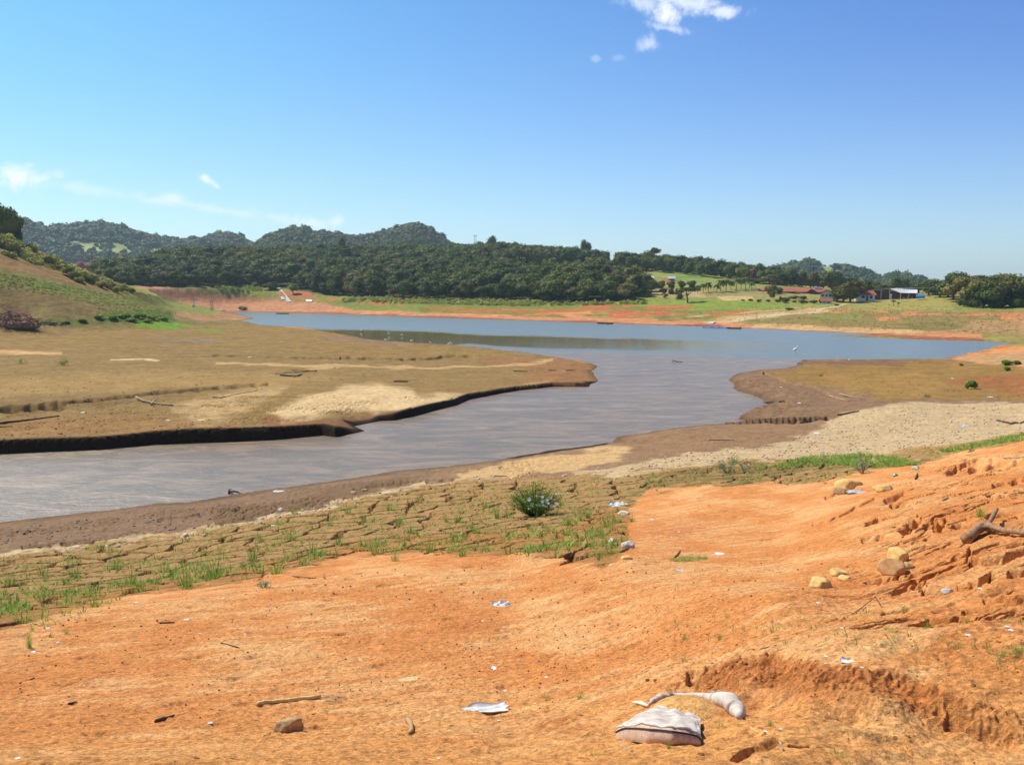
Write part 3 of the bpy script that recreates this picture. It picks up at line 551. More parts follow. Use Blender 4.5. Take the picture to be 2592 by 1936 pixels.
cbr = nb.mix(nb.ramp(silt, .38, .72), (.20, .15, .10), (.37, .25, .15))
cbl = nb.mix(nb.ramp(w2, .3, .7), (.16, .19, .17), (.19, .21, .18))
cw = nb.mix(ar, cbl, cbr); cw = nb.mix(nb.m('MULTIPLY', ac, .85), cw, (.17, .12, .035))
hh = nb.m('ADD', nb.m('MULTIPLY', w1, .75), nb.m('ADD', nb.m('MULTIPLY', w2, .9), nb.m('MULTIPLY', w3, .34)))
stg = nb.m('MULTIPLY', nb.m('SUBTRACT', 1.0, nb.m('MULTIPLY', ac, .92)), nb.mix(ar, (.5, .5, .5), (.62, .62, .62)))
rg = nb.m('ADD', nb.m('MULTIPLY', nb.m('SUBTRACT', 1., ac), .22), .05)
out(M_water, nb, principled(nb, cw, rg, .5, bump(nb, hh, .16, stg), IOR=1.333))
link('water', wm, M_water)['kind'] = 'structure'
#@@REST
# ------------------------------------------------------------------ materials
def simple(name, c, rough=.85, var=.25, scale=20., bmp=.0, spec=.2, obj=True):
    m, nb = mat(name); tc = nb.n('ShaderNodeTexCoord'); n = nb.noise(tc.outputs['Object'], scale, 5, .65)
    f = nb.ramp(n, .25, .75, 1 - var, 1 + var); vs = nb.n('ShaderNodeVectorMath', operation='SCALE'); vs.inputs[0].default_value = c; nb.t.links.new(f, vs.inputs['Scale'])
    return out(m, nb, principled(nb, vs.outputs[0], rough, spec, bump(nb, n, bmp) if bmp else None))
def foliage(name, stops, transl=.25, attr_hue=False, gain=1.):
    m, nb = mat(name); ti = nb.n('ShaderNodeAttribute', attribute_name='tint').outputs['Fac']
    hu = nb.n('ShaderNodeAttribute', attribute_name='hue').outputs['Fac'] if attr_hue else nb.n('ShaderNodeObjectInfo').outputs['Random']
    cr = nb.n('ShaderNodeValToRGB'); nb.t.links.new(nb.m('ADD', hu, nb.m('MULTIPLY', ti, .25)), cr.inputs[0])
    e = cr.color_ramp.elements
    while len(e) < len(stops): e.new(.5)
    for i, (p, c) in enumerate(stops): e[i].position = p; e[i].color = (*c, 1)
    f = nb.m('ADD', gain, nb.m('MULTIPLY', ti, .9)); vs = nb.n('ShaderNodeVectorMath', operation='SCALE'); nb.t.links.new(cr.outputs[0], vs.inputs[0]); nb.t.links.new(f, vs.inputs['Scale'])
    p = principled(nb, vs.outputs[0], .7, .15); t = nb.n('ShaderNodeBsdfTranslucent'); nb.t.links.new(vs.outputs[0], t.inputs[0])
    ms = nb.n('ShaderNodeMixShader'); ms.inputs[0].default_value = transl; nb.t.links.new(p, ms.inputs[1]); nb.t.links.new(t.outputs[0], ms.inputs[2])
    return out(m, nb, ms.outputs[0])
GREENS = [(0, (.056, .080, .013)), (.35, (.100, .124, .018)), (.7, (.150, .158, .026)), (1, (.180, .150, .036))]
M_forest = foliage('forest_leaves', GREENS, .2, True)
M_leaf = foliage('tree_leaves', GREENS, .2)
M_lime = foliage('young_leaves', [(0, (.20, .32, .05)), (1, (.30, .36, .06))], .5)
M_far = foliage('distant_leaves', [(0, (.062, .088, .022)), (.5, (.095, .118, .028)), (1, (.15, .130, .045))], .1, True)
M_pink = foliage('pink_blossom', [(0, (.45, .08, .14)), (1, (.36, .14, .12))], .2)
M_scrub = foliage('scrub_leaves', [(0, (.26, .30, .05)), (.6, (.36, .34, .07)), (1, (.38, .29, .11))], .42)
M_scrub2 = foliage('scrub_stuff', [(0, (.24, .32, .05)), (.6, (.36, .34, .08)), (1, (.42, .31, .14))], .42, True)
M_grass = foliage('grass_blades', [(0, (.22, .36, .05)), (.5, (.34, .42, .08)), (1, (.50, .44, .16))], .35, True)
M_tuft = foliage('tuft_blades', [(0, (.20, .33, .05)), (.6, (.27, .36, .06)), (1, (.40, .38, .12))], .35)
M_silver = foliage('silver_leaves', [(0, (.24, .32, .20)), (1, (.36, .42, .30))], .25)
M_bark = simple('bark', (.11, .085, .06), .9, .4, 8, .02)
M_wood = simple('bleached_wood', (.36, .27, .17), .85, .35, 30, .003)
M_drift = simple('driftwood', (.30, .17, .085), .85, .45, 18, .006)
M_darkwood = simple('dark_wood', (.085, .055, .035), .9, .4, 40, .003)
M_cane = simple('cane', (.62, .44, .18), .6, .2, 30)
M_rockY = simple('yellow_rock', (.68, .43, .15), .9, .25, 14, .01)
M_rockB = simple('brown_rock', (.42, .26, .12), .9, .35, 22, .008)
M_clod = simple('dirt_clod', (.26, .12, .055), .95, .3, 40)
M_white = simple('white_plastic', (.66, .65, .60), .6, .15, 12, 0, .4)
M_paper = simple('grey_plastic', (.50, .50, .50), .5, .2, 12, 0, .4)
M_blue = simple('blue_tarp', (.05, .20, .55), .6, .2, 2)
M_wall = simple('white_wall', (.74, .72, .68), .85, .1, 1.5)
M_brown = simple('brown_wall', (.20, .085, .06), .8, .2, 1.5)
M_dark = simple('dark_opening', (.03, .03, .035), .6, .2, 2)
M_tile = simple('clay_tile', (.50, .16, .09), .85, .3, 3)
M_sheet = simple('pale_sheet_roof', (.62, .60, .55), .6, .15, 1)
M_conc = simple('concrete', (.50, .47, .41), .9, .2, 1.2)
M_post = simple('old_post', (.30, .25, .18), .9, .2, 4)
M_cloth = simple('sack_cloth', (.54, .45, .38), .95, .38, 11, .006)
M_cloth2 = simple('sack_cloth_dusty', (.56, .38, .27), .95, .2, 50, .002)
M_thread = simple('sack_thread', (.80, .72, .55), .9, .1, 40)
M_seam = simple('sack_seam', (.62, .56, .50), .9, .1, 40)
M_seamd = simple('sack_stitching', (.06, .05, .05), .9, .1, 40)
M_bird = simple('white_feathers', (.92, .91, .88), .8, .03, 10)
M_beak = simple('beak', (.45, .28, .06), .6, .1, 10)
M_green = simple('green_glass', (.10, .34, .18), .2, .1, 10, 0, .5)
M_snag = simple('wet_snag', (.05, .035, .03), .6, .2, 20)
M_sandfill = simple('bag_sand', (.62, .33, .13), .95, .2, 50, .004)

# ------------------------------------------------------------------ vegetation shapes
import bmesh
def ico(sub):
    bm = bmesh.new(); bmesh.ops.create_icosphere(bm, subdivisions=sub, radius=1); V = np.array([v.co[:] for v in bm.verts]); Fc = np.array([[v.index for v in f.verts] for f in bm.faces]); bm.free(); return V, Fc
ICO1, ICO2, ICO3 = ico(1), ico(2), ico(3)
def noise3(P, s, seed): return (noise(P[:, 0] * s, P[:, 1] * s, seed) + noise(P[:, 1] * s, P[:, 2] * s, seed + 1) + noise(P[:, 2] * s, P[:, 0] * s, seed + 2)) / 1.6
def crown(rng, rx, ry, rz, cz, lumps, leaves, lsize, core=ICO1, lr=(.35, .55), flat=1., cs=.86):
    """crown of leaf clumps: returns V, tris, quads, tint"""
    Vs, Ts, Qs, tn = [], [], [], []; n = 0; per = max(leaves // lumps, 1)
    for k in range(lumps):
        dr = rng.normal(size=3); dr /= np.linalg.norm(dr); dr[2] = (abs(dr[2]) * .9 - .25) if rz < 4.3 or lr[0] < .3 else dr[2] * .95 - .06; q = rng.rand() ** .4 * .68
        if k == 0: dr = np.array([0, 0, 0.]); q = 0
        c = dr * q * np.array([rx, ry, rz]) + [0, 0, cz]; r = rng.uniform(*lr) * min(rx, ry) * np.array([1, 1, .82 * flat]) * (1.25 if k == 0 else 1)
        lt = rng.uniform(-.35, .35)
        if core is not None:
            V = core[0] * (1 + .28 * noise3(core[0], 2.2, rng.randint(99)))[:, None] * r * cs + c
            Vs.append(V); Ts.append(core[1] + n); n += len(V); tn.append(lt + rng.uniform(-.15, .1, len(V)))
        d = rng.normal(size=(per, 3)); d /= np.linalg.norm(d, axis=1)[:, None]; d[:, 2] = np.where(d[:, 2] < -.4, -d[:, 2], d[:, 2])
        p = c + d * r * rng.uniform(.8, 1.22, (per, 1))
        nn = d + rng.normal(size=(per, 3)) * .55 + [0, 0, .35]; nn /= np.linalg.norm(nn, axis=1)[:, None]
        t1 = np.cross(nn, rng.normal(size=(per, 3))); t1 /= np.linalg.norm(t1, axis=1)[:, None]; t2 = np.cross(nn, t1)
        s1 = lsize * rng.uniform(.55, 1.3, (per, 1)); s2 = s1 * rng.uniform(.5, .9, (per, 1))
        Q = np.stack([p - t1 * s1, p - t2 * s2, p + t1 * s1, p + t2 * s2], 1).reshape(-1, 3)
        Vs.append(Q); Qs.append(np.arange(per * 4).reshape(-1, 4) + n); n += per * 4; tn.append(np.repeat(lt + rng.uniform(-.3, .35, per), 4))
    return np.concatenate(Vs), (np.concatenate(Ts) if Ts else None), np.concatenate(Qs), np.concatenate(tn)
def crown_mesh(name, c, m):
    V, T, Q, tn = c; me = mesh_np(name, V, ([T] if T is not None else []) + [Q], {'tint': tn}); me.materials.append(m); return me
def scatter(name, variants, pos, sc, rot, tint, hue, m, kind='stuff', label=None, cat=None):
    Vs, Ts, Qs, tn, hu = [], [], [], [], []; n = 0
    for i in range(len(pos)):
        V, T, Q, t = variants[i % len(variants)]; ca, sa = math.cos(rot[i]), math.sin(rot[i]); s = sc[i]
        W_ = np.stack([(V[:, 0] * ca - V[:, 1] * sa) * s[0], (V[:, 0] * sa + V[:, 1] * ca) * s[0], V[:, 2] * s[1]], 1) + pos[i]
        Vs.append(W_); 
        if T is not None: Ts.append(T + n)
        if Q is not None: Qs.append(Q + n)
        n += len(V); tn.append(t + tint[i]); hu.append(np.full(len(V), hue[i]))
    me = mesh_np(name, np.concatenate(Vs), [np.concatenate(a) for a in (Ts, Qs) if a], {'tint': np.concatenate(tn), 'hue': np.concatenate(hu)})
    return tag(link(name, me, m), label, cat, None, kind)
def tube(P, Rr, n=7, cap=True):
    P = np.array(P, float); Rr = np.atleast_1d(Rr) * np.ones(len(P)); V = []; up = np.array([0, 0, 1.])
    for i in range(len(P)):
        t = P[min(i + 1, len(P) - 1)] - P[max(i - 1, 0)]; t /= np.linalg.norm(t) + 1e-9
        a = np.cross(t, up); 
        if np.linalg.norm(a) < .15: a = np.cross(t, [1, 0, 0])
        a /= np.linalg.norm(a); b_ = np.cross(a, t)
        for k in range(n): an = 2 * math.pi * k / n; V.append(P[i] + Rr[i] * (a * math.cos(an) + b_ * math.sin(an)))
    Fc = [[i * n + k, i * n + (k + 1) % n, (i + 1) * n + (k + 1) % n, (i + 1) * n + k] for i in range(len(P) - 1) for k in range(n)]
    if cap: Fc += [list(range(n))[::-1], [(len(P) - 1) * n + k for k in range(n)]]
    return [tuple(v) for v in V], Fc
class MB:
    def __init__(s): s.v, s.f = [], []
    def add(s, vf):
        n = len(s.v); s.v += [tuple(map(float, p)) for p in vf[0]]; s.f += [[int(i) + n for i in f] for f in vf[1]]; return s
    def box(s, x0, x1, y0, y1, z0, z1):
        return s.add(([(x, y, z) for z in (z0, z1) for y in (y0, y1) for x in (x0, x1)], [[0, 2, 3, 1], [4, 5, 7, 6], [0, 1, 5, 4], [2, 6, 7, 3], [0, 4, 6, 2], [1, 3, 7, 5]]))
    def build(s, name, m, parent=None, smooth=False, loc=None):
        me = bpy.data.meshes.new(name); me.from_pydata(s.v, [], s.f)
        if smooth: me.polygons.foreach_set('use_smooth', [True] * len(me.polygons))
        me.update(); me.materials.append(m); return link(name, me, None, parent, loc)
def trunk_mesh(rng, h, r, spread, limbs=5):
    b_ = MB(); bend = rng.uniform(-.06, .06, 2) * h
    P = [(0, 0, -.4), (bend[0] * .3, bend[1] * .3, h * .25), (bend[0], bend[1], h * .55), (bend[0] * 1.1, bend[1], h * .8)]
    b_.add(tube(P, [r * 1.25, r, r * .6, r * .25]))
    for k in range(limbs):
        a = rng.uniform(0, 6.28); z0 = h * rng.uniform(.28, .5); s = spread * rng.uniform(.5, .9)
        b_.add(tube([(bend[0] * .6, bend[1] * .6, z0), (math.cos(a) * s * .45, math.sin(a) * s * .45, z0 + h * .16), (math.cos(a) * s, math.sin(a) * s, z0 + h * .34)], [r * .5, r * .36, r * .12], 5))
    return b_
def solid(b_, name, m): me = bpy.data.meshes.new(name); me.from_pydata(b_.v, [], b_.f); me.update(); me.materials.append(m); return me
rng = np.random.RandomState(11)
# tree kinds at unit height 10 m: (crown mesh, trunk mesh)
KINDS = {}
for nm, n, pr in (('broad', 4, dict(rx=4.6, ry=4.6, rz=5.0, cz=4.9, lumps=17, leaves=1500, lsize=.36, core=ICO1, lr=(.32, .52))),
                  ('tall', 3, dict(rx=3.2, ry=3.2, rz=5.2, cz=5.0, lumps=14, leaves=1200, lsize=.32, core=ICO1, lr=(.42, .62))),
                  ('open', 3, dict(rx=5.4, ry=5.4, rz=2.6, cz=7.2, lumps=14, leaves=1100, lsize=.32, core=None, lr=(.22, .36), flat=.8)),
                  ('round', 2, dict(rx=4.6, ry=4.6, rz=5.0, cz=5.0, lumps=12, leaves=1100, lsize=.42, core=ICO2, lr=(.5, .62)))):
    for m, mn in ((M_leaf, ''), (M_lime, '_lime'), (M_pink, '_pink')):
        if mn and nm not in ('broad',): continue
        KINDS[nm + mn] = [(crown_mesh('crown', crown(rng, **pr), m), solid(trunk_mesh(rng, 10 if nm != 'open' else 11, .28, 3.6, 5), 'trunk', M_bark)) for _ in range(n)]
trees = 0; WID = 1.35
def tree(x, y, h, w, kind='broad', label='', group=None, cat='tree', name='tree', z=None, sink=.3):
    """w = crown width over crown width of the kind"""
    global trees; trees += 1
    zz = gz(x, y) if z is None else z; w *= WID
    e = empty(name, (x, y, zz - sink), rng.uniform(0, 6.28), label=label, cat=cat, group=group)
    cm, tm = KINDS[kind][rng.randint(len(KINDS[kind]))]; s = h / 10.
    for nm, me in (('trunk', tm), ('crown', cm)): o = link(nm, me, None, e); o.scale = (w, w, s)
    return e
def tree_px(u, v, top, wpx, kind='broad', label='', group=None, d=None, **k):
    if d is None: x, y, z = hit(u, v, 100)
    else: x, y, _ = at_dist(u, v, d); z = gz(x, y)
    m = px_size(x, y, z); _, vb = proj(x, y, z); h = (float(vb) - top) * m
    W0 = {'broad': 10.5, 'tall': 8, 'open': 11.5, 'round': 10.5, 'broad_lime': 10.5, 'broad_pink': 10.5}[kind]
    return tree(float(x), float(y), h, wpx * m / W0, kind, label, group, z=float(z), **k)
ORD = 'first second third fourth fifth sixth seventh eighth ninth tenth eleventh twelfth thirteenth fourteenth fifteenth sixteenth seventeenth eighteenth nineteenth'.split()
TENS = ['', '', 'twent', 'thirt', 'fort', 'fift', 'sixt', 'sevent']
def nth(i): return ORD[i - 1] if i < 20 else (TENS[i // 10] + 'ieth' if i % 10 == 0 else TENS[i // 10] + 'y ' + ORD[i % 10 - 1])

# ------------------------------------------------------------------ far hills
lowc = [crown(rng, 1, 1, .8, .5, 4, 36, .20, ICO1, (.45, .7)) for _ in range(8)]
def hill(name, sky_px, dist, depth, back, treeh, col_a, meadows=(), n=3000, label='', hue=(0, 1), size=(5, 8), mcol=(120, 130, 70), ridge=1.):
    us = np.array([p[0] for p in sky_px], float); vs = np.array([p[1] for p in sky_px], float)
    ua = np.linspace(us[0], us[-1], 260); az = np.arctan((ua - CX) / 2212.)
    zc = 9 + (735 - np.interp(ua, us, vs)) * dist / 2212. * 1 / np.cos(az) * np.cos(az) - treeh
    zc = np.convolve(np.pad(zc, 4, 'edge'), np.ones(9) / 9, 'valid')
    T = np.concatenate([np.linspace(0, 1, 110), np.linspace(1, 2, 30)[1:]])
    def surf(a, t, hz):
        d = np.where(t < 1, dist - depth * (1 - t), dist + back * (t - 1)); x = np.sin(a) * d; y = np.cos(a) * d
        p = np.where(t < 1, np.sin(np.clip(t, 0, 1) * math.pi / 2) ** 1.25, 1 - (t - 1) ** 2)
        z = -6 + (hz + 6) * p + ridge * 14 * fbm(x / 150, y / 150, 4, len(name)) * np.clip(1 - np.abs(t - .55) / .45, 0, 1) * (hz > 0); return x, y, z
    A, TT = np.meshgrid(az, T); HZ = np.tile(zc, (len(T), 1)); x, y, z = surf(A.ravel(), TT.ravel(), HZ.ravel())
    u, v = proj(x, y, z); C = np.tile(col(*col_a), (len(x), 1)); inm = np.zeros(len(x))
    for P in meadows:
        w = sst(-3, 3, sdf(u + 5 * noise(x / 30, y / 30, 1), v + 3 * noise(x / 25, y / 25, 2), P)) * (TT.ravel() < 1); C = C * (1 - w[:, None]) + col(*mcol) * w[:, None]
    C *= (1 + .18 * fbm(x / 20, y / 20, 3, 5))[:, None]
    me = mesh_np(name, np.stack([x, y, z], 1), [grid_faces(len(T), len(az))], {'Col': np.concatenate([C, np.ones((len(C), 1))], 1)}, True); link(name, me, M_ground)['kind'] = 'structure'
    k = n * 2; a = rng.uniform(az[2], az[-3], k); t = np.sqrt(rng.uniform(.12, 1.25, k)) ; hz = np.interp(a, az, zc); x, y, z = surf(a, t, hz); u, v = proj(x, y, z); ok = np.ones(k, bool)
    for P in meadows: ok &= ~((sdf(u, v, P) > 0) & (rng.rand(k) > .03))
    keep = np.nonzero(ok)[0][:n]; x, y, z = x[keep], y[keep], z[keep]; s = rng.uniform(*size, len(x)) * (1 + .5 * (rng.rand(len(x)) > .93))
    hue_ = hue[0] + (hue[1] - hue[0]) * np.clip(.45 + .6 * fbm(x / 60, y / 60, 3, 9) + rng.normal(size=len(x)) * .16, 0, 1)
    scatter(name + '_woods', lowc, np.stack([x, y, z - 1], 1), np.stack([s, s * rng.uniform(.8, 1.3, len(x))], 1), rng.uniform(0, 6, len(x)), rng.normal(size=len(x)) * .10, hue_, M_far, 'stuff', label, 'woods')
    return surf, az, zc
hill('left_mountain', [(-260, 600), (-100, 575), (20, 560), (60, 568), (95, 582), (130, 592), (160, 585), (210, 580), (260, 574), (320, 582), (380, 600), (430, 607), (470, 612), (520, 604), (560, 593), (592, 592), (620, 602), (650, 620), (720, 650), (800, 690)],
     1500, 560, 300, 12, (92, 96, 58), [[(162, 608), (205, 612), (255, 614), (262, 646), (215, 648), (185, 636)], [(282, 614), (322, 620), (342, 650), (290, 650), (272, 630)], [(360, 630), (415, 626), (425, 644), (380, 652)]], 6400,
     'hazy wooded mountain ridge behind the left grassy hill, far left', (0, .75), (3.8, 6.5), (176, 182, 104))
hill('cone_hill', [(560, 690), (620, 630), (665, 606), (700, 588), (740, 577), (765, 575), (800, 584), (850, 586), (890, 596), (940, 592), (1000, 574), (1040, 561), (1078, 566), (1110, 588), (1150, 612), (1210, 650), (1300, 700)],
     1120, 330, 260, 9, (96, 98, 62), [], 5600, 'dark wooded twin hill with a cone shaped peak behind the lake forest', (.25, 1), (3.0, 4.8), ridge=.7)
hill('right_hill', [(1860, 720), (1930, 688), (1980, 672), (2040, 660), (2100, 664), (2150, 674), (2210, 692), (2240, 712), (2290, 735)],
     1250, 330, 260, 9, (92, 100, 60), [[(2060, 678), (2078, 669), (2110, 676), (2150, 695), (2100, 702), (2060, 690)]], 2200, 'wooded hill with a pale green meadow beyond the red roofed houses', (0, .8), (3.6, 6.2), (158, 172, 88), ridge=.6)
hill('low_right_hill', [(2150, 735), (2215, 712), (2250, 693), (2290, 694), (2320, 700), (2350, 714), (2420, 730)],
     1150, 260, 200, 9, (84, 90, 58), [], 1300, 'low wooded hill behind the shed complex', (0, .6), (3.6, 6), ridge=.5)

# ------------------------------------------------------------------ lake forest
fv = [crown(rng, 4.6, 4.6, 4.4, 5.2, 9, 520, .42, ICO1, (.42, .6)) for _ in range(9)]
FORP = [(225, 400), (225, 690), (262, 714), (300, 721), (450, 726), (560, 728), (640, 727), (690, 722), (715, 726), (760, 738), (870, 750), (1100, 757), (1300, 763), (1500, 766), (1600, 764), (1632, 752), (1636, 738), (1620, 722), (1575, 712), (1530, 706), (1505, 700), (1470, 688), (1500, 682), (1700, 692), (1800, 703), (1860, 709), (1935, 718), (2010, 726), (2010, 400)]
gx, gy = np.meshgrid(np.arange(-300, 330, 6.6), np.arange(290, 800, 6.6)); gx = gx.ravel() + rng.uniform(-2.6, 2.6, gx.size); gy = gy.ravel() + rng.uniform(-2.6, 2.6, gy.size)
zz = land(gx, gy, detail=False); uu, vv = proj(gx, gy, zz); dd_ = np.hypot(gx, gy)
ok = (sdf(uu, vv, FORP) > 0) & (dd_ > np.interp(uu, [250, 640, 1000, 1300, 1600, 2000], [425, 420, 355, 325, 315, 420])) & (dd_ < np.interp(uu, [250, 640, 1000, 1300, 1600, 1800, 2000], [560, 640, 660, 640, 600, 590, 580]))
ok &= ~((uu > 1270) & (uu < 1570) & (vv > 670) & (vv < 694) & (rng.rand(len(uu)) < .75))
ok &= ~((np.abs(uu - 722) < 22) & (vv > 715))
gx, gy, zz, uu, vv, dd_ = [a[ok] for a in (gx, gy, zz, uu, vv, dd_)]
# nearest tree in every column of the woodland edge stands alone
front = set(); cols = {}
for i in np.argsort(dd_):
    k = int(uu[i] // 15)
    if uu[i] < 1640 and cols.get(k, 0) < 1: cols[k] = 1; front.add(i)
hs = rng.uniform(7, 11.5, len(gx)) * np.interp(uu, [250, 500, 1500, 1750, 2000], [.95, 1, 1, .85, .8]); young = (uu > 1290) & (uu < 1560) & (vv > 670) & (vv < 700); hs[young] *= .5
hue = np.clip(.38 + .8 * fbm(gx / 45, gy / 45, 3, 14) + rng.normal(size=len(gx)) * .22 + young * .9, 0, 1.2)
ii = [i for i in range(len(gx)) if i not in front]
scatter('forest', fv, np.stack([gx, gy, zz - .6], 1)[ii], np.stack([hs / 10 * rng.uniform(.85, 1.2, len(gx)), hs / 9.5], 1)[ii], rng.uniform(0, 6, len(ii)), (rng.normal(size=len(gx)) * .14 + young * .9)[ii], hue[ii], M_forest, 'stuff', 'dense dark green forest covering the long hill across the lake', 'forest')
fl = sorted(front, key=lambda i: uu[i]); kl = sum(uu[i] < 720 for i in fl)
for j, i in enumerate(fl):
    sd_ = 'left' if j < kl else 'right'; lb_ = 'dark forest edge tree, %s to the %s of the boat ramp' % (nth(kl - j if j < kl else j - kl + 1), sd_)
    tree(gx[i], gy[i], hs[i] * .92, rng.uniform(.62, .85), 'broad' if rng.rand() < .75 else 'tall', lb_, 'trees along the lower edge of the lake forest', z=zz[i])
print('forest', len(gx), 'front', len(front))
# ------------------------------------------------------------------ single trees across the lake
for u, t, w in ((1600, 632, 26), (1640, 628, 28), (1660, 638, 30), (1700, 640, 34), (1738, 648, 30), (1770, 645, 34), (1800, 660, 26), (1830, 658, 26), (1862, 664, 26), (1893, 668, 30), (1925, 664, 30), (1950, 676, 26)):
    tree_px(u, 700, t, w, 'broad', nth(1 + [1600, 1640, 1660, 1700, 1738, 1770, 1800, 1830, 1862, 1893, 1925, 1950].index(u)) + ' dark tree from the left on the skyline above the fenced pasture', 'skyline trees above the pasture', d=505)
tree_px(1658, 700, 622, 34, 'open', 'flat topped tree standing highest on the skyline above the pasture', d=515)
tree_px(1482, 690, 602, 22, 'round', 'small dome shaped tree rising over the forest skyline', d=600)
tree_px(1243, 690, 592, 26, 'round', 'round bush on the bare crest beside two utility poles', d=640)
tree_px(866, 690, 596, 22, 'round', 'dark round crown poking above the forest crest before the cone hill', d=600)
tree_px(757, 740, 660, 17, 'broad_pink', 'single bright pink flowering tree in the left of the lake forest', d=475)
for u, v, w, lb_ in ((1438, 672, 26, 'leftmost'), (1462, 676, 26, 'middle'), (1482, 682, 22, 'rightmost')): tree_px(u, 722, v - 3, w, 'broad_pink', lb_ + ' of three pink red flowering trees at the forest edge by the pasture', 'pink trees beside the pasture', d=392)
tree_px(1905, 712, 677, 20, 'broad_pink', 'reddish flowering tree in the dark belt over the houses', d=455)
tree_px(212, 690, 660, 34, 'broad_pink', 'rust red tree in the gap between the left hill and the forest', d=560)
tree_px(742, 744, 714, 22, 'broad_lime', 'pale green young tree beside the concrete boat ramp')
for iu, u in enumerate((1672, 1699, 1726, 1751)): tree_px(u, 730 - (u - 1672) * .03, 707, 19, 'round', nth(iu + 1) + ' from the left of the round clipped orchard trees in the row below the pasture', 'round orchard trees')
for u, v, t, w in ((1650, 738, 700, 40), (1632, 744, 706, 30), (1622, 752, 722, 24), (1678, 744, 724, 18), (1700, 745, 726, 18), (1718.5, 748, 728, 22), (1685, 755, 740, 12), (1719, 758, 738, 18), (1640, 752, 730, 20)):
    tree_px(u, v, t, w, 'broad', 'small dark tree among the pale clearings below the orchard row, %s from the left' % nth(1 + sorted([1650, 1632, 1622, 1678, 1700, 1718.5, 1685, 1719, 1640]).index(u)), 'trees around the orchard')
tree_px(1741, 766, 722, 56, 'open', 'wide spreading tree alone on the green meadow with its shadow')
for u, v, t, w in ((1919, 728, 700, 46), (1905, 735, 708, 30), (1948, 722, 690, 40), (1975, 720, 688, 34), (2002, 718, 684, 32), (2030, 715, 686, 36), (2060, 716, 686, 36), (2085, 720, 688, 34), (1990, 730, 706, 22), (2052, 727, 704, 22)):
    tree_px(u, v, t, w, 'broad', 'dark tree in the belt behind the red roofed houses, %s from the left' % nth(1 + sorted([1919, 1905, 1948, 1975, 2002, 2030, 2060, 2085, 1990, 2052]).index(u)), 'trees behind the red roofed houses', d=440)
tree_px(2112, 735, 683, 42, 'round', 'tallest round dark tree right of the red roofed house', d=420)
tree_px(1952, 745, 718, 26, 'round', 'round green tree between the first two red roofs')
tree_px(1972, 744, 724, 16, 'round', 'small dark round tree beside the second red roof')
for u, v, t, w in ((2118, 764, 722, 30), (2135, 765, 716, 30), (2152, 764, 712, 32), (2172, 762, 708, 32), (2190, 758, 707, 30), (2204, 754, 712, 26)):
    tree_px(u, v, t, w * 1.3, 'tall', nth(1 + [2118, 2135, 2152, 2172, 2190, 2204].index(u)) + ' from the left of the feathery trees beside the small white house', 'clump of feathery trees by the white house')
for u, t, w in ((2140, 696, 34), (2165, 702, 30), (2222, 712, 28), (2245, 718, 24), (2268, 700, 26), (2285, 704, 26), (2305, 706, 30), (2325, 708, 30), (2345, 706, 26)):
    tree_px(u, 740, t, w * 1.2, 'tall', nth(1 + [2140, 2165, 2222, 2245, 2268, 2285, 2305, 2325, 2345].index(u)) + ' from the left of the grey green gum trees behind the sheds', 'gum trees behind the sheds', d=470)
shrub_later = []
GR = [(2352, 748, 702, 44), (2380, 752, 722, 36), (2366, 744, 712, 34), (2414, 758, 686, 46), (2400, 752, 704, 36), (2436, 764, 697, 50), (2392, 748, 714, 30), (2458, 757, 690, 44), (2474, 775, 706, 46), (2492, 760, 690, 46), (2506, 778, 708, 46), (2523, 758, 692, 44), (2538, 778, 704, 48), (2556, 758, 690, 48), (2572, 777, 712, 44), (2590, 760, 694, 46), (2604, 776, 706, 44), (2626, 766, 700, 50), (2650, 772, 700, 50), (2485, 744, 696, 40), (2545, 744, 695, 40), (2460, 770, 735, 26), (2530, 776, 738, 30)]
fr = sorted([q[0] for q in GR if q[1] >= 766]); bk = sorted([q[0] for q in GR if q[1] < 766])
for u, v, t, w in GR:
    r_ = v >= 766; tree_px(u, v, t, w * 1.4, 'broad', 'dark leafy tree in the %s row of the right grove, %s from the left' % ('front' if r_ else 'back', nth(1 + (fr if r_ else bk).index(u))), 'grove on the right shore')
for i_, u in enumerate(range(2440, 2640, 17)): shrub_later.append((u, 776 + (i_ % 3) * 1.5, 34, 20, 'dark', nth(i_ + 1) + ' from the left of the dark bushes under the right grove', 'bushes under the right grove'))
tree_px(2262, 775, 757, 13, 'open', 'thin bare looking sapling on the slope below the sheds'); tree_px(2274, 776, 763, 9, 'open', 'lower of two saplings on the slope below the sheds')
# palms
def make_palm(h, rngp):
    t = MB().add(tube([(0, 0, -.3), (.1, 0, h * .4), (.15, .05, h * .9)], [.15, .11, .09])); c = MB()
    for k in range(15):
        a = 6.28 * k / 15 + rngp.uniform(-.2, .2); e = rngp.uniform(-.2, 1.0); L = rngp.uniform(2.2, 2.9); P = []
        for i in range(6):
            q = i / 5; P.append((math.cos(a) * L * q * math.cos(e * .5), math.sin(a) * L * q * math.cos(e * .5), h * .9 + L * (q * e * .9 - q * q * 1.1)))
        for i in range(5):
            w0, w1 = .42 * math.sin(.4 + 2.5 * i / 5), .42 * math.sin(.4 + 2.5 * (i + 1) / 5) * (i < 4); px_, py_ = -math.sin(a), math.cos(a); A_, B_ = P[i], P[i + 1]
            c.add(([(A_[0] - px_ * w0, A_[1] - py_ * w0, A_[2] - w0 * .5), A_, B_, (B_[0] - px_ * w1, B_[1] - py_ * w1, B_[2] - w1 * .5)], [[0, 1, 2, 3]]))
            c.add(([(A_[0] + px_ * w0, A_[1] + py_ * w0, A_[2] - w0 * .5), A_, B_, (B_[0] + px_ * w1, B_[1] + py_ * w1, B_[2] - w1 * .5)], [[0, 1, 2, 3]]))
    return t, c
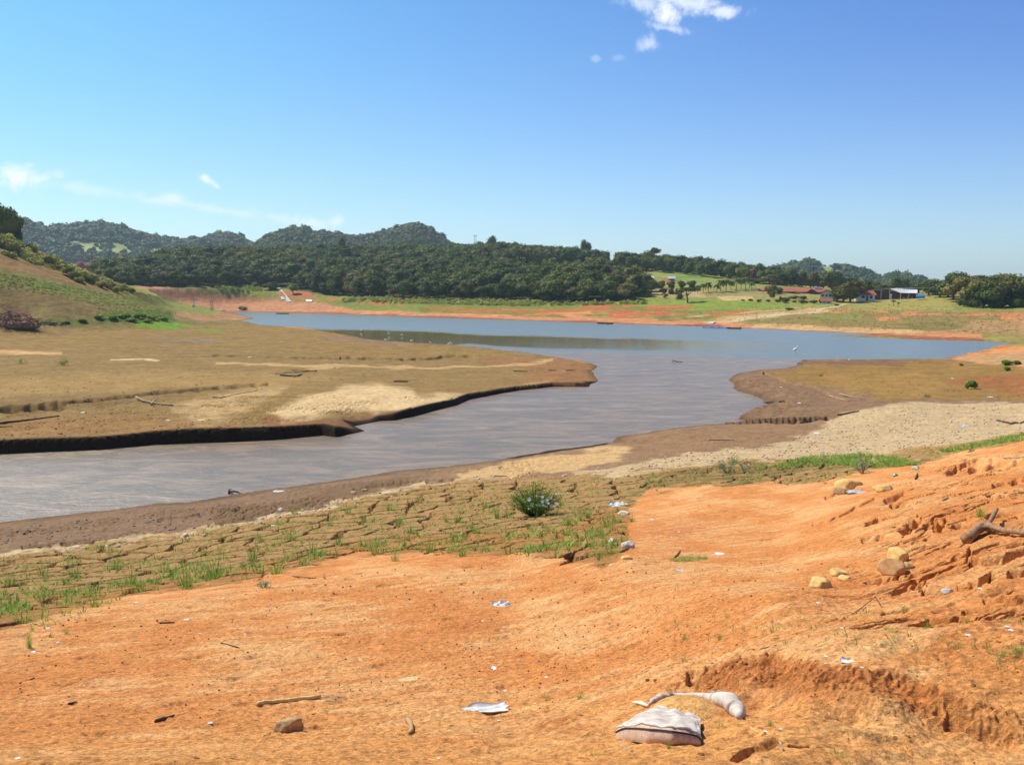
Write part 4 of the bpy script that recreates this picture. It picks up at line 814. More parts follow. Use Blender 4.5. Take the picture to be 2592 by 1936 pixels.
pr_ = random.Random(5); t_, c_ = make_palm(4.6, pr_); PT = solid(t_, 'trunk', M_bark); PC = solid(c_, 'crown', M_leaf)
PC.attributes.new('tint', 'FLOAT', 'POINT')
PL = ((1824, 737, 1), (1838, 737, 1.05), (1850, 734, .85), (1863, 735, 1.1), (1876, 732, 1.05), (1887, 731, 1.1), (1898, 729, .9), (1780, 741, .8), (1793, 739, .85), (1766, 742, .7), (1815, 740, .7), (1903, 735, .8))
for u, v, s in PL:
    x, y, z = hit(u, v, 150); e = empty('palm_tree', (x, y, z), pr_.uniform(0, 6), label=nth(1 + sorted(q[0] for q in PL).index(u)) + ' palm from the left in the row of palms below the pasture', cat='palm tree', group='palm avenue'); 
    for nm, me in (('trunk', PT), ('crown', PC)): o = link(nm, me, None, e); o.scale = (s, s, s)
# shrubs
def shrub_mesh(m, n=500, ls=.10, flat=.8): return crown_mesh('shrub', crown(rng, 1, 1, .75 * flat, .45, 9, n, ls, ICO1, (.3, .5)), m)
SH = {'scrub': [shrub_mesh(M_scrub) for _ in range(4)], 'dark': [shrub_mesh(M_leaf) for _ in range(3)], 'lime': [shrub_mesh(M_lime) for _ in range(2)]}
def shrub(u, v, wpx, hpx, kind='scrub', label='', group=None, dmin=100, d=None):
    if d: x, y, _ = at_dist(u, v, d); x, y = float(x), float(y); z = gz(x, y)
    else: x, y, z = hit(u, v, dmin)
    m = px_size(x, y, z); o = link('shrub', SH[kind][rng.randint(len(SH[kind]))]); o.location = (x, y, z - .05); o.rotation_euler = (0, 0, rng.uniform(0, 6)); o.scale = (wpx * m / 2, wpx * m / 2, hpx * m / 1.1); return tag(o, label, 'shrub', group)
for a_ in shrub_later: shrub(*a_)
cu = [0, 60, 106, 140, 166, 200, 240, 272, 300, 333]; cv = [590, 600, 620, 645, 668, 688, 702, 712, 722, 732]
for i in range(42):
    u = 4 + i * 8 + rng.uniform(-4, 4); dv = rng.uniform(2, 38) * np.interp(u, [0, 200, 340], [1, .7, .25]); s = np.interp(u, [0, 340], [1.2, .55]) * rng.uniform(.8, 1.2)
    shrub(u, float(np.interp(u, cu, cv)) + 6 + dv, 34 * s, 22 * s, 'scrub', 'olive yellow bush on the upper slope of the left hill', 'bushes on the left hill')
for u, v, w, h in ((250, 806, 30, 10), (285, 808, 34, 12), (318, 806, 36, 13), (352, 806, 38, 15), (385, 808, 34, 13), (415, 812, 30, 10), (335, 814, 30, 9), (375, 816, 28, 9), (210, 814, 26, 8), (130, 820, 30, 7), (165, 818, 26, 7)):
    shrub(u, v, w, h, 'lime', nth(1 + sorted([250, 285, 318, 352, 385, 415, 335, 375, 210, 130, 165]).index(u)) + ' from the left of the bright green bushes at the foot of the left hill', 'green bushes at the foot of the left hill')
for u, v, w, h in ((1922, 764, 16, 7), (1945, 764, 16, 7), (1968, 765, 20, 8), (1990, 766, 26, 10), (2012, 766, 16, 7), (2032, 768, 26, 10), (2062, 768, 26, 10), (2080, 768, 14, 8), (1880, 762, 12, 5), (1900, 762, 14, 6)):
    shrub(u, v, w, h, 'dark', nth(1 + [1880, 1900, 1922, 1945, 1968, 1990, 2012, 2032, 2062, 2080].index(u)) + ' from the left of the dark bushes along the garden edge', 'bushes along the garden edge')
for u, v, w, h in ((1990, 760, 30, 9), (2010, 756, 30, 8), (2035, 757, 26, 9), (1955, 757, 16, 24), (1975, 762, 12, 14)): shrub(u, v, w, h, 'dark', nth(1 + sorted([1990, 2010, 2035, 1955, 1975]).index(u)) + ' from the left of the dark shrubs on the lawn below the houses', 'garden shrubs below the houses')
shrub(1996, 785, 26, 8, 'dark', 'dark low bush on the dirt slope above the landing'); shrub(2117, 774, 14, 5, 'dark', 'small dark bush beside the pale track')
shrub(612, 752, 28, 12, 'scrub', 'grey green bush on the orange far bank near the ramp', d=392); shrub(690, 736, 60, 22, 'dark', 'dark bush clump hanging over the top of the ramp', d=428)
shrub(2460, 984, 30, 22, 'lime', 'round bright green bush alone on the right mud flat', dmin=40)
shrub(2548, 924, 34, 14, 'lime', 'wider of two green bushes on the orange bank at right', dmin=40); shrub(2572, 922, 26, 11, 'lime', 'green bush at the right end of the bush pair on the orange bank', dmin=40); shrub(2549, 938, 22, 12, 'lime', 'small green bush below the bush pair on the orange bank', dmin=40); shrub(2432, 926, 14, 8, 'scrub', 'tiny olive bush on the mud flat before the orange bank', dmin=40)
tree_px(18, 592, 522, 50, 'round', 'large dark tree cut by the left edge of the view on the hill crest', d=262); tree_px(-22, 590, 512, 60, 'round', 'darkest tree at the far left on the hill crest', d=266); tree_px(42, 596, 552, 28, 'broad', 'smaller dark tree leaning right on the left hill crest', d=262)
# rough ground cover on the hill and the far slopes (nobody could count it)
tuftv = [crown(rng, 1, 1, .8, .35, 3, 40, .26, None, (.5, .8)) for _ in range(6)]
def cover(name, P, n, d0, d1, size, hue, label, det=True):
    xs = [p[0] for p in P]; ys = [p[1] for p in P]; u = rng.uniform(min(xs), max(xs), n * 3); v = rng.uniform(min(ys), max(ys), n * 3)
    a = np.arctan((u - CX) / 2212.); lo, hi = np.full(len(u), d0, float), np.full(len(u), d1, float)
    dd = rng.uniform(d0, d1, len(u)); x = np.sin(a) * dd; y = np.cos(a) * dd; z = land(x, y); uu_, vv_ = proj(x, y, z); okk = np.nonzero(inside(uu_, vv_, P))[0][:n]
    x, y, z = x[okk], y[okk], z[okk]; s = rng.uniform(size[0], size[1], len(x)) * 1.0
    return scatter(name, tuftv, np.stack([x, y, z - .1], 1), np.stack([s, s * rng.uniform(.6, 1.2, len(x))], 1), rng.uniform(0, 6, len(x)), rng.normal(size=len(x)) * .2, np.clip(hue + rng.normal(size=len(x)) * .25, 0, 1), M_scrub2, 'stuff', label, 'ground cover')
cover('hill_scrub', [(-400, 420), (0, 590), (166, 668), (272, 710), (350, 735), (300, 735), (212, 706), (91, 668), (0, 645), (-400, 560)], 1700, 185, 275, (.4, 1.1), .6, 'low olive scrub covering the upper left hill')
cover('hill_grass', [(0, 690), (121, 712), (240, 738), (400, 762), (480, 782), (430, 800), (440, 815), (240, 812), (250, 772), (80, 740), (0, 728)], 3200, 165, 275, (.12, .34), .4, 'green weedy grass on the lower left hill')
cover('shore_grass', [(850, 752), (1100, 756), (1300, 763), (1500, 768), (1640, 764), (1640, 771), (1300, 775), (850, 764)], 2200, 290, 380, (.5, 1.1), .35, 'tall yellow green grass below the lake forest')
cover('bank_grass', [(545, 724), (660, 724), (666, 738), (550, 736)], 500, 380, 440, (.5, 1.), .1, 'yellow green grass under the left end of the forest')
cover('slope_weeds', [(1500, 785), (2150, 770), (2592, 778), (2592, 845), (2200, 838), (1900, 820)], 1500, 160, 330, (.12, .32), .7, 'dry weeds dotted over the right slope')
#@@BUILD
# ------------------------------------------------------------------ buildings (unit: photo pixels times m at the spot)
def site(u, v, name, label, cat='house', group=None, rz=0., d=None, lift=0.):
    if d: x, y, _ = at_dist(u, v, d); x, y = float(x), float(y); z = gz(x, y)
    else: x, y, z = hit(u, v, 100)
    m = px_size(x, y, z); e = empty(name, (x, y, z + lift), math.atan2(-x, y) + rz, label=label, cat=cat, group=group); return e, m
def gable(b_, x0, x1, y0, y1, z0, h, over=.4, t=.14):      # ridge along x
    ym = (y0 + y1) / 2
    for ya, yb, s in ((y0 - over, ym, 1), (y1 + over, ym, -1)):
        dz = over * h / (ym - y0); b_.add(([(x0 - over, ya, z0 - dz), (x1 + over, ya, z0 - dz), (x1 + over, yb, z0 + h), (x0 - over, yb, z0 + h), (x0 - over, ya, z0 - dz + t), (x1 + over, ya, z0 - dz + t), (x1 + over, yb, z0 + h + t), (x0 - over, yb, z0 + h + t)], [[0, 1, 2, 3], [7, 6, 5, 4], [0, 4, 5, 1], [0, 3, 7, 4], [1, 5, 6, 2]]))
def gable_y(b_, x0, x1, y0, y1, z0, h, over=.4, t=.14):    # ridge along y (gable faces us)
    xm = (x0 + x1) / 2; dz = over * h / (xm - x0)
    for xa, xb in ((x0 - over, xm), (x1 + over, xm)):
        b_.add(([(xa, y0 - over, z0 - dz), (xa, y1 + over, z0 - dz), (xb, y1 + over, z0 + h), (xb, y0 - over, z0 + h), (xa, y0 - over, z0 - dz + t), (xa, y1 + over, z0 - dz + t), (xb, y1 + over, z0 + h + t), (xb, y0 - over, z0 + h + t)], [[0, 1, 2, 3], [7, 6, 5, 4], [0, 4, 5, 1], [0, 3, 7, 4], [3, 2, 6, 7]]))
def walls(b_, x0, x1, y0, y1, h, gh=0., axis='x'):
    b_.box(x0, x1, y0, y1, -1.2, h)
    if gh and axis == 'x':
        ym = (y0 + y1) / 2
        for x in (x0 + .002, x1 - .002): b_.add(([(x, y0, h), (x, y1, h), (x, ym, h + gh - .05)], [[0, 1, 2]]))
    elif gh:
        xm = (x0 + x1) / 2
        for y in (y0 + .002, y1 - .002): b_.add(([(x0, y, h), (x1, y, h), (xm, y, h + gh - .05)], [[0, 1, 2]]))
def opening(e, x, z, w, h, y, name='window', m=None, depth=.06):
    MB().box(x - w / 2, x + w / 2, y - depth, y + depth, z, z + h).build(name, m or M_dark, e)
# small white house
e, m = site(2188, 762, 'small_house', 'small white house with a red tiled roof at the end of the pale track', rz=R(28))
a = MB(); walls(a, -2.9, 2.9, -2, 2, 2.3, 1.3); a.build('wall', M_wall, e); r_ = MB(); gable(r_, -2.9, 2.9, -2, 2, 2.3, 1.3, .45); r_.build('roof', M_tile, e)
opening(e, -1.6, 1.1, 1.1, .8, -2); opening(e, 1.4, .9, 1.0, .9, -2); opening(e, -.1, 0, .8, 1.9, -2, 'door', M_brown)
w = MB().box(2.9 - .06, 2.9 + .06, -.6, .5, 1.0, 1.8); w.build('window', M_dark, e)
# two storey house half hidden by the trees and its annex
e, m = site(2092, 762, 'chalet_house', 'two storey house with a brown gabled roof and white verandah half behind trees', rz=R(-12)); k = m
a = MB(); walls(a, -15 * k, 15 * k, 0, 26 * k, 17 * k, 8 * k, 'y'); a.build('wall', M_wall, e); r_ = MB(); gable_y(r_, -17 * k, 17 * k, -3 * k, 27 * k, 17 * k, 8 * k, .5); r_.build('roof', M_brown, e)
MB().box(-16 * k, 16 * k, -3.2 * k, -.1, 9 * k, 10 * k).build('balcony', M_wall, e)
for x in (-13, -5, 4, 12): MB().box((x - .6) * k, (x + .6) * k, -3.1 * k, -2 * k, 10.02 * k, 17 * k).build('column', M_wall, e)
for x in (-9, 0, 8): opening(e, x * k, 11 * k, 4.5 * k, 4.2 * k, 0)
opening(e, -6 * k, 3 * k, 4 * k, 3.5 * k, 0); opening(e, 6 * k, 3 * k, 4 * k, 3.5 * k, 0)
e, m = site(2090, 768, 'annex_house', 'low white annex with a red tiled roof in front of the two storey house', rz=R(20)); k = m
a = MB(); walls(a, -11 * k, 13 * k, -4 * k, 8 * k, 6.5 * k, 5 * k); a.build('wall', M_wall, e); r_ = MB(); gable(r_, -11 * k, 13 * k, -4 * k, 8 * k, 6.5 * k, 5 * k, .4); r_.build('roof', M_tile, e); opening(e, -5 * k, 2.2 * k, 2.6 * k, 2.4 * k, -4 * k); opening(e, 5 * k, 0, 2.6 * k, 5 * k, -4 * k, 'door')
# red roofed houses
def red_house(u, v, wpx, label, gables=0, tank=False, hw=5.5, hr=6):
    e, m = site(u, v, 'red_roofed_house', label, rz=R(4)); k = m
    a = MB(); walls(a, -wpx / 2 * k, wpx / 2 * k, 0, 16 * k, hw * k, hr * k); a.build('wall', M_brown, e); r_ = MB(); gable(r_, -wpx / 2 * k, wpx / 2 * k, 0, 16 * k, hw * k, hr * k, .6); rf = r_.build('roof', M_tile, e)
    n = max(int(wpx / 9), 2)
    for i in range(n): opening(e, (-wpx / 2 + (i + .5) * wpx / n) * k, 1.6 * k, 3 * k, 2.6 * k, 0)
    for g_ in range(gables):
        x = 6 * k; b2 = MB(); walls(b2, x - 8 * k, x + 8 * k, -5 * k, 6 * k, hw * k, 5 * k, 'y'); b2.build('porch', M_brown, e); b3 = MB(); gable_y(b3, x - 9 * k, x + 9 * k, -6 * k, 8 * k, hw * k, 5 * k, .3); b3.build('porch_roof', M_tile, e); opening(e, x, 0, 5 * k, 5 * k, -5 * k, 'door')
    if tank:
        t = MB(); t.box(12 * k, 27 * k, 6 * k, 12 * k, (hw + 3) * k, (hw + 10) * k); t.box(14 * k, 19 * k, 7 * k, 11 * k, (hw + 10.01) * k, (hw + 12) * k); t.build('water_tank', M_wall, e)
red_house(2047, 743, 68, 'longest red roofed house with a gabled porch and a white tank behind its ridge', 1, True)
red_house(1996, 742, 30, 'middle red roofed house between the round trees'); red_house(1932, 737, 19, 'smallest red roofed hut at the left of the houses', hw=3.4, hr=4)
# shed complex
e, m = site(2275, 757, 'shed_complex', 'long open sided shed complex with flat grey roofs and a pale sloping canopy', 'shed', rz=R(2)); k = m
MB().box(-70 * k, 40 * k, 10 * k, 12 * k, -1, 19 * k).build('back_wall', M_brown, e)
MB().box(-72 * k, -36 * k, -2 * k, 12 * k, 21 * k, 22 * k).build('roof', M_sheet, e); MB().box(-36 * k, 8 * k, -1 * k, 13 * k, 23.5 * k, 24.4 * k).build('roof', M_sheet, e); MB().box(-8 * k, 66 * k, 4 * k, 22 * k, 24.6 * k, 25.6 * k).build('roof', M_sheet, e)
c_ = MB(); c_.add(([(-20 * k, -6 * k, 24 * k), (2 * k, -14 * k, 14 * k), (38 * k, -14 * k, 13 * k), (38 * k, 3 * k, 21 * k), (-20 * k, 3 * k, 22 * k), (-20 * k, -6 * k, 24.6 * k), (2 * k, -14 * k, 14.6 * k), (38 * k, -14 * k, 13.6 * k), (38 * k, 3 * k, 21.6 * k), (-20 * k, 3 * k, 22.6 * k)], [[0, 1, 2, 3, 4], [9, 8, 7, 6, 5], [0, 5, 6, 1], [1, 6, 7, 2], [2, 7, 8, 3]])); c_.build('canopy', M_wall, e)
for x, h in ((-70, 21), (-55, 21), (-38, 21), (-20, 22), (3, 14), (20, 13.5), (36, 13), (50, 24.5), (64, 24.5)): MB().box((x - .7) * k, (x + .7) * k, (-2 if x < -10 else (-13 if x < 40 else 5)) * k, (-.8 if x < -10 else (-11.8 if x < 40 else 6.2)) * k, -1, h * k).build('post', M_sheet, e)
MB().box(-20 * k, -15 * k, -4 * k, 3 * k, -.5, 12 * k).build('white_door', M_wall, e); MB().box(-10 * k, 34 * k, -11 * k, -4 * k, -1, 2.2 * k).build('low_wall', M_brown, e)
for i, x in enumerate((2, 10, 18, 27)): MB().box((x - 2) * k, (x + 2) * k, -9 * k, -6 * k, 2.3 * k, 4.6 * k).build('table', M_paper, e)
e, m = site(2330, 759, 'tarp_tent', 'bright blue tarpaulin tent at the right end of the sheds', 'tent'); k = m
MB().add(([(-9 * k, -4 * k, 8 * k), (9 * k, -4 * k, 7 * k), (9 * k, 6 * k, 9 * k), (-9 * k, 6 * k, 9.5 * k), (-6 * k, 1 * k, 12 * k), (7 * k, 1 * k, 12 * k), (-9 * k, -4 * k, 4 * k), (9 * k, -4 * k, 3.6 * k), (9 * k, 6 * k, 5 * k), (-9 * k, 6 * k, 5 * k)], [[0, 1, 5, 4], [3, 4, 5, 2], [0, 4, 3], [1, 2, 5], [6, 7, 1, 0], [7, 8, 2, 1], [9, 6, 0, 3], [8, 9, 3, 2]])).build('canopy', M_blue, e)
for x in (-8, 8):
    for y in (-3, 5): MB().box((x - .4) * k, (x + .4) * k, y * k, (y + .8) * k, -.6, 4.5 * k).build('leg', M_sheet, e)
for u, v, w, h, lb_ in ((1645, 707, 19, 5, 'left of two small white roofed barns on the pasture'), (1700, 710, 15, 7, 'right of two small white roofed barns on the pasture, above the orchard row')):
    e, m = site(u, v, 'barn', lb_, 'barn', rz=R(10)); k = m
    a = MB(); a.box(-w / 2 * k, w / 2 * k, 0, 9 * k, -.8, h * .8 * k); a.build('wall', M_post, e); r_ = MB(); gable(r_, -w / 2 * k, w / 2 * k, 0, 9 * k, h * .8 * k, h * .55 * k, .4); r_.build('roof', M_wall, e); opening(e, 0, 0, w * .5 * k, h * .55 * k, 0, 'doorway')
# fences on the pasture
def fence(P, label, step=8, hp=4.2):
    pts = [hit(u, v, 200) for u, v in P]; e = empty('fence', pts[0], 0, label=label, cat='fence'); o = Vector(pts[0]); L = [Vector(p) - o for p in pts]
    m = px_size(*pts[0]); rails = MB(); n = 0
    for a_, b_ in zip(L[:-1], L[1:]):
        k = max(int((b_ - a_).length / (step * m)), 1)
        for i in range(k):
            p = a_.lerp(b_, i / k); MB().box(p.x - .09, p.x + .09, p.y - .09, p.y + .09, p.z - .4, p.z + hp * m).build('post', M_post, e)
        for hh in (.45, .8): rails.add(tube([(a_.x, a_.y, a_.z + hp * m * hh), (b_.x, b_.y, b_.z + hp * m * hh)], .03, 4))
    rails.build('rail', M_post, e)
fence([(1650, 688), (1700, 690), (1750, 690), (1790, 695), (1830, 702), (1870, 709), (1900, 714)], 'long pale fence along the top edge of the green pasture')
fence([(1590, 684), (1620, 692), (1650, 702), (1690, 708), (1740, 712), (1790, 716)], 'thin fence crossing the pasture by the white roofed barns', 11, 3)
# utility poles on the crest
for i, (u, lb_) in enumerate(((1201, 'left of two thin utility poles on the forest crest'), (1205, 'right of two thin utility poles on the forest crest'))):
    e, m = site(u, 640, 'utility_pole', lb_, 'utility pole', d=655 + i * 6); h = (float(proj(e.location.x, e.location.y, e.location.z)[1]) - 596) * m
    MB().add(tube([(0, 0, -.3), (0, 0, h)], .16, 6)).build('pole', M_post, e); MB().box(-1.1, 1.1, -.08, .08, h - .9, h - .7).build('crossarm', M_post, e)
# things on the far shore
def slab(P, name, label, cat, m_, t=.25):
    pts = [Vector(hit(u, v, 120)) for u, v in P]; o = pts[0].copy(); b_ = MB(); n = len(pts)
    V = [tuple(p - o + Vector((0, 0, t))) for p in pts] + [tuple(p - o - Vector((0, 0, .6))) for p in pts]
    b_.add((V, [list(range(n))[::-1], list(range(n, 2 * n))] + [[i, (i + 1) % n, n + (i + 1) % n, n + i] for i in range(n)])); ob = b_.build(name, m_); ob.location = o; return tag(ob, label, cat)
slab([(702, 731), (709, 730), (722, 746), (738, 765), (728, 766), (714, 748)], 'boat_ramp', 'narrow pale concrete ramp running down the bank from the dark trees', 'boat ramp', M_conc, .35)
slab([(710, 753), (716, 752), (724, 759), (714, 759)], 'concrete_slab', 'small tan slab left of the boat ramp', 'slab', M_conc)
slab([(774, 761), (790, 762), (790, 765), (776, 765)], 'overturned_boat', 'white overturned boat on the orange bank right of the ramp', 'boat', M_white, .5)
slab([(1787, 820), (1796, 817), (1812, 817), (1804, 821)], 'landing_slab', 'white concrete landing at the lower end of the dirt track', 'landing', M_conc, .3)
def raft(u0, v0_, u1, v1_, name, label, m_, h=.35, w=2.2):
    a_ = on_plane(u0, v0_); b2 = on_plane(u1, v1_); c_ = MB(); L = math.hypot(b2[0] - a_[0], b2[1] - a_[1])
    c_.box(-L / 2, L / 2, -w / 2, w / 2, -.12, h * .7); n = int(L / 1.6)
    for i in range(n + 1): x = -L / 2 + i * L / n; c_.box(x - .09, x + .09, -w / 2 - .05, w / 2 + .05, h * .7 + .003, h)
    o = c_.build(name, m_); o.location = ((a_[0] + b2[0]) / 2, (a_[1] + b2[1]) / 2, .0); o.rotation_euler = (0, 0, math.atan2(b2[1] - a_[1], b2[0] - a_[0])); tag(o, label, 'raft')
raft(704, 794.5, 726, 795, 'floating_dock', 'dark low dock at the far waterline below the boat ramp', M_darkwood); raft(1519, 819.5, 1545, 820.5, 'floating_dock', 'dark low dock at the far waterline in the middle of the shore', M_darkwood)
raft(1784, 829.5, 1843, 831.5, 'floating_dock', 'long pale blue dock at the waterline below the landing', simple('pale_blue', (.25, .33, .62), .6, .1, 3), .3, 1.6); raft(1846, 832, 1874, 832.5, 'floating_dock', 'dark dock at the right end of the long blue dock', M_darkwood)
e, m = site(489, 748, 'boat', 'pale rowing boat standing upright against a post on the orange bank', 'boat', d=400); k = m
MB().add(tube([(0, 0, 0), (-.6 * k, 0, 5 * k), (.2 * k, 0, 10 * k), (0, 0, 14 * k)], [3.4 * k, 3.6 * k, 1.8 * k, .3 * k], 8)).build('hull', M_wall, e); MB().add(tube([(0, .6, 0), (0, .6, 22 * k)], .12, 5)).build('post', M_post, e)
for u, lb_ in ((533, 'left post of a bare wooden goal frame on the orange bank'), (537.5, 'right post of a bare wooden goal frame on the orange bank')):
    e, m = site(u, 755, 'wooden_post', lb_, 'post', d=385); MB().add(tube([(0, 0, -.3), (.1, 0, 10 * m), (0, 0, 23 * m)], [.2, .17, .13], 6)).build('shaft', M_post, e)
e, m = site(563, 745, 'rowing_boat', 'small white boat lying on the far orange bank', 'boat', d=395); k = m
MB().add(tube([(-7 * k, 0, 1.6 * k), (-5 * k, 0, 1 * k), (0, 0, .8 * k), (5 * k, 0, 1 * k), (7 * k, 0, 1.8 * k)], [.3 * k, 1.6 * k, 2.1 * k, 1.6 * k, .3 * k], 8)).build('hull', M_white, e); MB().box(-1 * k, 1 * k, -2 * k, 2 * k, 2.6 * k, 3.2 * k).build('seat', M_wall, e)
for u, v, lb_ in ((2364, 752, 'left white cow like boulder at the foot of the right grove'), (2386, 753, 'right white boulder at the foot of the right grove')):
    pass
# ------------------------------------------------------------------ foreground objects
def stick(P, r, label, m_=None, name='stick', cat='stick', group=None, lift=.6, dmin=1.5, n=6, end=.5, parent=None):
    """a branch lying through photo points P (first and last on the ground), radius r px"""
    pts = [Vector(hit(p[0], p[1], dmin)) for p in P]; m = px_size(*pts[0]); c_ = sum(pts, Vector()) / len(pts); c_.z = min(p.z for p in pts); L = []
    for i, p in enumerate(pts):
        L.append(p - c_ + Vector((0, 0, r * m * lift + (P[i][2] * m if len(P[i]) > 2 else 0))))
    full = []
    for a_, b_ in zip(L[:-1], L[1:]):
        for k in range(3): q = a_.lerp(b_, k / 3); full.append(q + Vector((0, 0, rng.normal() * r * m * .15)))
    full.append(L[-1]); R0 = [r * m * (1 - (1 - end) * i / (len(full) - 1)) * rng.uniform(.88, 1.12) for i in range(len(full))]
    o = MB().add(tube(full, R0, n)).build(name, m_ or M_wood, parent, True); 
    if parent: o.location = c_ - parent.location
    else: o.location = c_; tag(o, label, cat, group)
    return o
def rock(u, v, w, h, label, m_=None, name='rock', seed=1, flat=.7, depth=1., cat='rock', group=None, rz=.3, planes=14, dmin=1.5, rough=.09):
    """v is where the base touches the ground"""
    x, y, z = hit(u, v, dmin); m = px_size(x, y, z); r0 = np.random.RandomState(seed); V = ICO3[0].copy()
    for k in range(planes):
        d = r0.normal(size=3); d[2] = abs(d[2]) if k else 3; d /= np.linalg.norm(d); lim = r0.uniform(.48, .78) if k else flat * .8; q = V @ d; V = V - np.clip(q - lim, 0, None)[:, None] * d
    V = V * (1 + rough * noise3(V, 2.0, seed) + .05 * noise3(V, 6, seed + 3))[:, None]; V = V * [w * m / 2, w * m / 2 * depth, h * m / 2 / .8]; ca, sa = math.cos(rz), math.sin(rz)
    me = mesh_np(name, V, [ICO3[1]]); me.materials.append(m_ or M_rockY); o = link(name, me); o.location = (x, y + w * m * depth * .2, z + h * m * .30); o.rotation_euler = (0, 0, rz)
    if label: tag(o, label, cat, group)
    return o
def scrap(u, v, w, h, label, m_=None, name='plastic_scrap', seed=1, cat='litter', group=None, rz=0., curl=.3, dmin=1.5, slope=.35, shape=None):
    """a crumpled piece of sheet with real thickness; w across, h as seen (photo px)"""
    x, y, z = hit(u, v, dmin); m = px_size(x, y, z); dep = math.atan2(EYE - z, math.hypot(x, y)); r0 = np.random.RandomState(seed); n = 11
    gx_, gy_ = np.meshgrid(np.linspace(-1, 1, n), np.linspace(-1, 1, n)); gx_, gy_ = gx_.ravel(), gy_.ravel()
    rr = 1 / np.maximum(np.hypot(gx_, gy_), 1e-6) * np.maximum(np.abs(gx_), np.abs(gy_)); X_, Y_ = gx_ * (.45 + .55 * rr) , gy_ * (.45 + .55 * rr)
    ed = 1 + .22 * noise(gx_ * 1.7, gy_ * 1.7, seed); X_, Y_ = X_ * ed, Y_ * ed
    H = w * .22 * curl * (noise(X_ * 1.4, Y_ * 1.4, seed + 4) + .5 * noise(X_ * 3.3, Y_ * 3.3, seed + 5) + .25) + w * curl * .12 * Y_
    ww, hh = w * m / 2, h * m / 2 / math.sin(dep + .25)
    P_ = np.stack([X_ * ww, Y_ * hh, np.maximum(H * m, 0)], 1); B_ = P_ - [0, 0, max(w * m * .02, .0015)]; fc = grid_faces(n, n)
    ei = [i for i in range(n)] + [i * n + n - 1 for i in range(1, n)] + [n * n - 1 - i for i in range(1, n)] + [(n - 1 - i) * n for i in range(1, n - 1)]
    side = np.array([[ei[i], ei[(i + 1) % len(ei)], ei[(i + 1) % len(ei)] + n * n, ei[i] + n * n] for i in range(len(ei))])
    me = mesh_np(name, np.concatenate([P_, B_]), [fc, fc[:, ::-1] + n * n, side], None, True); me.materials.append(m_ or M_white); o = link(name, me)
    o.location = (x, y, z + .004 + w * m * .02); o.rotation_euler = (0, 0, math.atan2(-x, y) + rz); return tag(o, label, cat, group)
# yellow rocks on the orange bank
rock(2150, 1236, 68, 34, 'large flat topped yellow rock on the orange bank above a grey sheet', seed=3, flat=.55)
rock(2140, 1250, 50, 20, 'reddish slab of rock under the flat topped yellow rock', M_rockB, seed=14, flat=.4)
scrap(2170, 1247, 52, 12, 'crumpled grey plastic sheet beside the flat topped yellow rock', M_paper, seed=6, rz=.3)
rock(2243, 1242, 62, 22, 'yellow rock half buried right of the flat topped rock', seed=8, flat=.35, depth=.8)
rock(2078, 1486, 70, 32, 'pale yellow angular rock, leftmost of three on the sand', seed=21, flat=.5, depth=.9)
rock(2128, 1456, 50, 20, 'small thin yellow rock behind the pale angular one', seed=24, flat=.35, rz=.5); rock(2140, 1466, 38, 9, 'flat yellow sliver of rock on the sand', seed=29, flat=.3)
rock(2285, 1424, 62, 38, 'orange yellow rock perched on a small mound near the driftwood', seed=31, flat=.6); rock(2262, 1452, 62, 34, 'rounded mound of hard orange soil under the perched rock', simple('hard_soil', (.52, .27, .11), .95, .25, 16, .008), 'dirt_mound', seed=33, flat=.8, cat='mound', planes=2)
rock(2300, 1438, 34, 18, 'dark brown rock tucked beside the perched yellow rock', M_rockB, seed=37, flat=.6)
rock(2402, 1502, 28, 14, 'pale broken rock in the washed out steps below the driftwood', M_conc, seed=41)
rock(728, 1852, 68, 36, 'brown rock near the bottom of the view below the cane', M_rockB, seed=44, flat=.75, depth=.8, rough=.22)
o = stick([(1032, 1826), (1041, 1838), (1042, 1852), (1036, 1858)], 7, 'short curved tan root piece on the sand', M_rockB, 'root_piece', 'root')
rock(1583, 1385, 26, 14, 'smaller pale stone at the sandy corner of the cracked strip', M_rockB, seed=46); rock(1590, 1388, 34, 20, 'larger rounded pale stone at the corner of the cracked strip', M_cloth, seed=47, flat=.9, planes=2)
rock(1550, 1372, 26, 12, 'pale stone at the edge of the cracked mud', M_conc, seed=48); rock(1588, 1416, 34, 12, 'yellow stone below the pale stones at the strip corner', M_rockY, seed=49)
rock(1580, 1302, 34, 10, 'flat tan stone beside the white plastic at the strip', M_cloth, seed=50); rock(894, 1250, 24, 9, 'left of two grey brown stones on the wet mud', M_rockB, seed=51); rock(920, 1243, 20, 8, 'right of two grey brown stones on the wet mud', M_rockB, seed=52)
rock(2330, 1168, 26, 8, 'tan stone at the top edge of the orange bank', M_rockB, seed=53); rock(2320, 1186, 22, 8, 'round pale stone at the top of the orange bank', M_conc, seed=54)
rock(710, 1292, 20, 8, 'pale stone on the smooth wet mud', M_conc, seed=56)
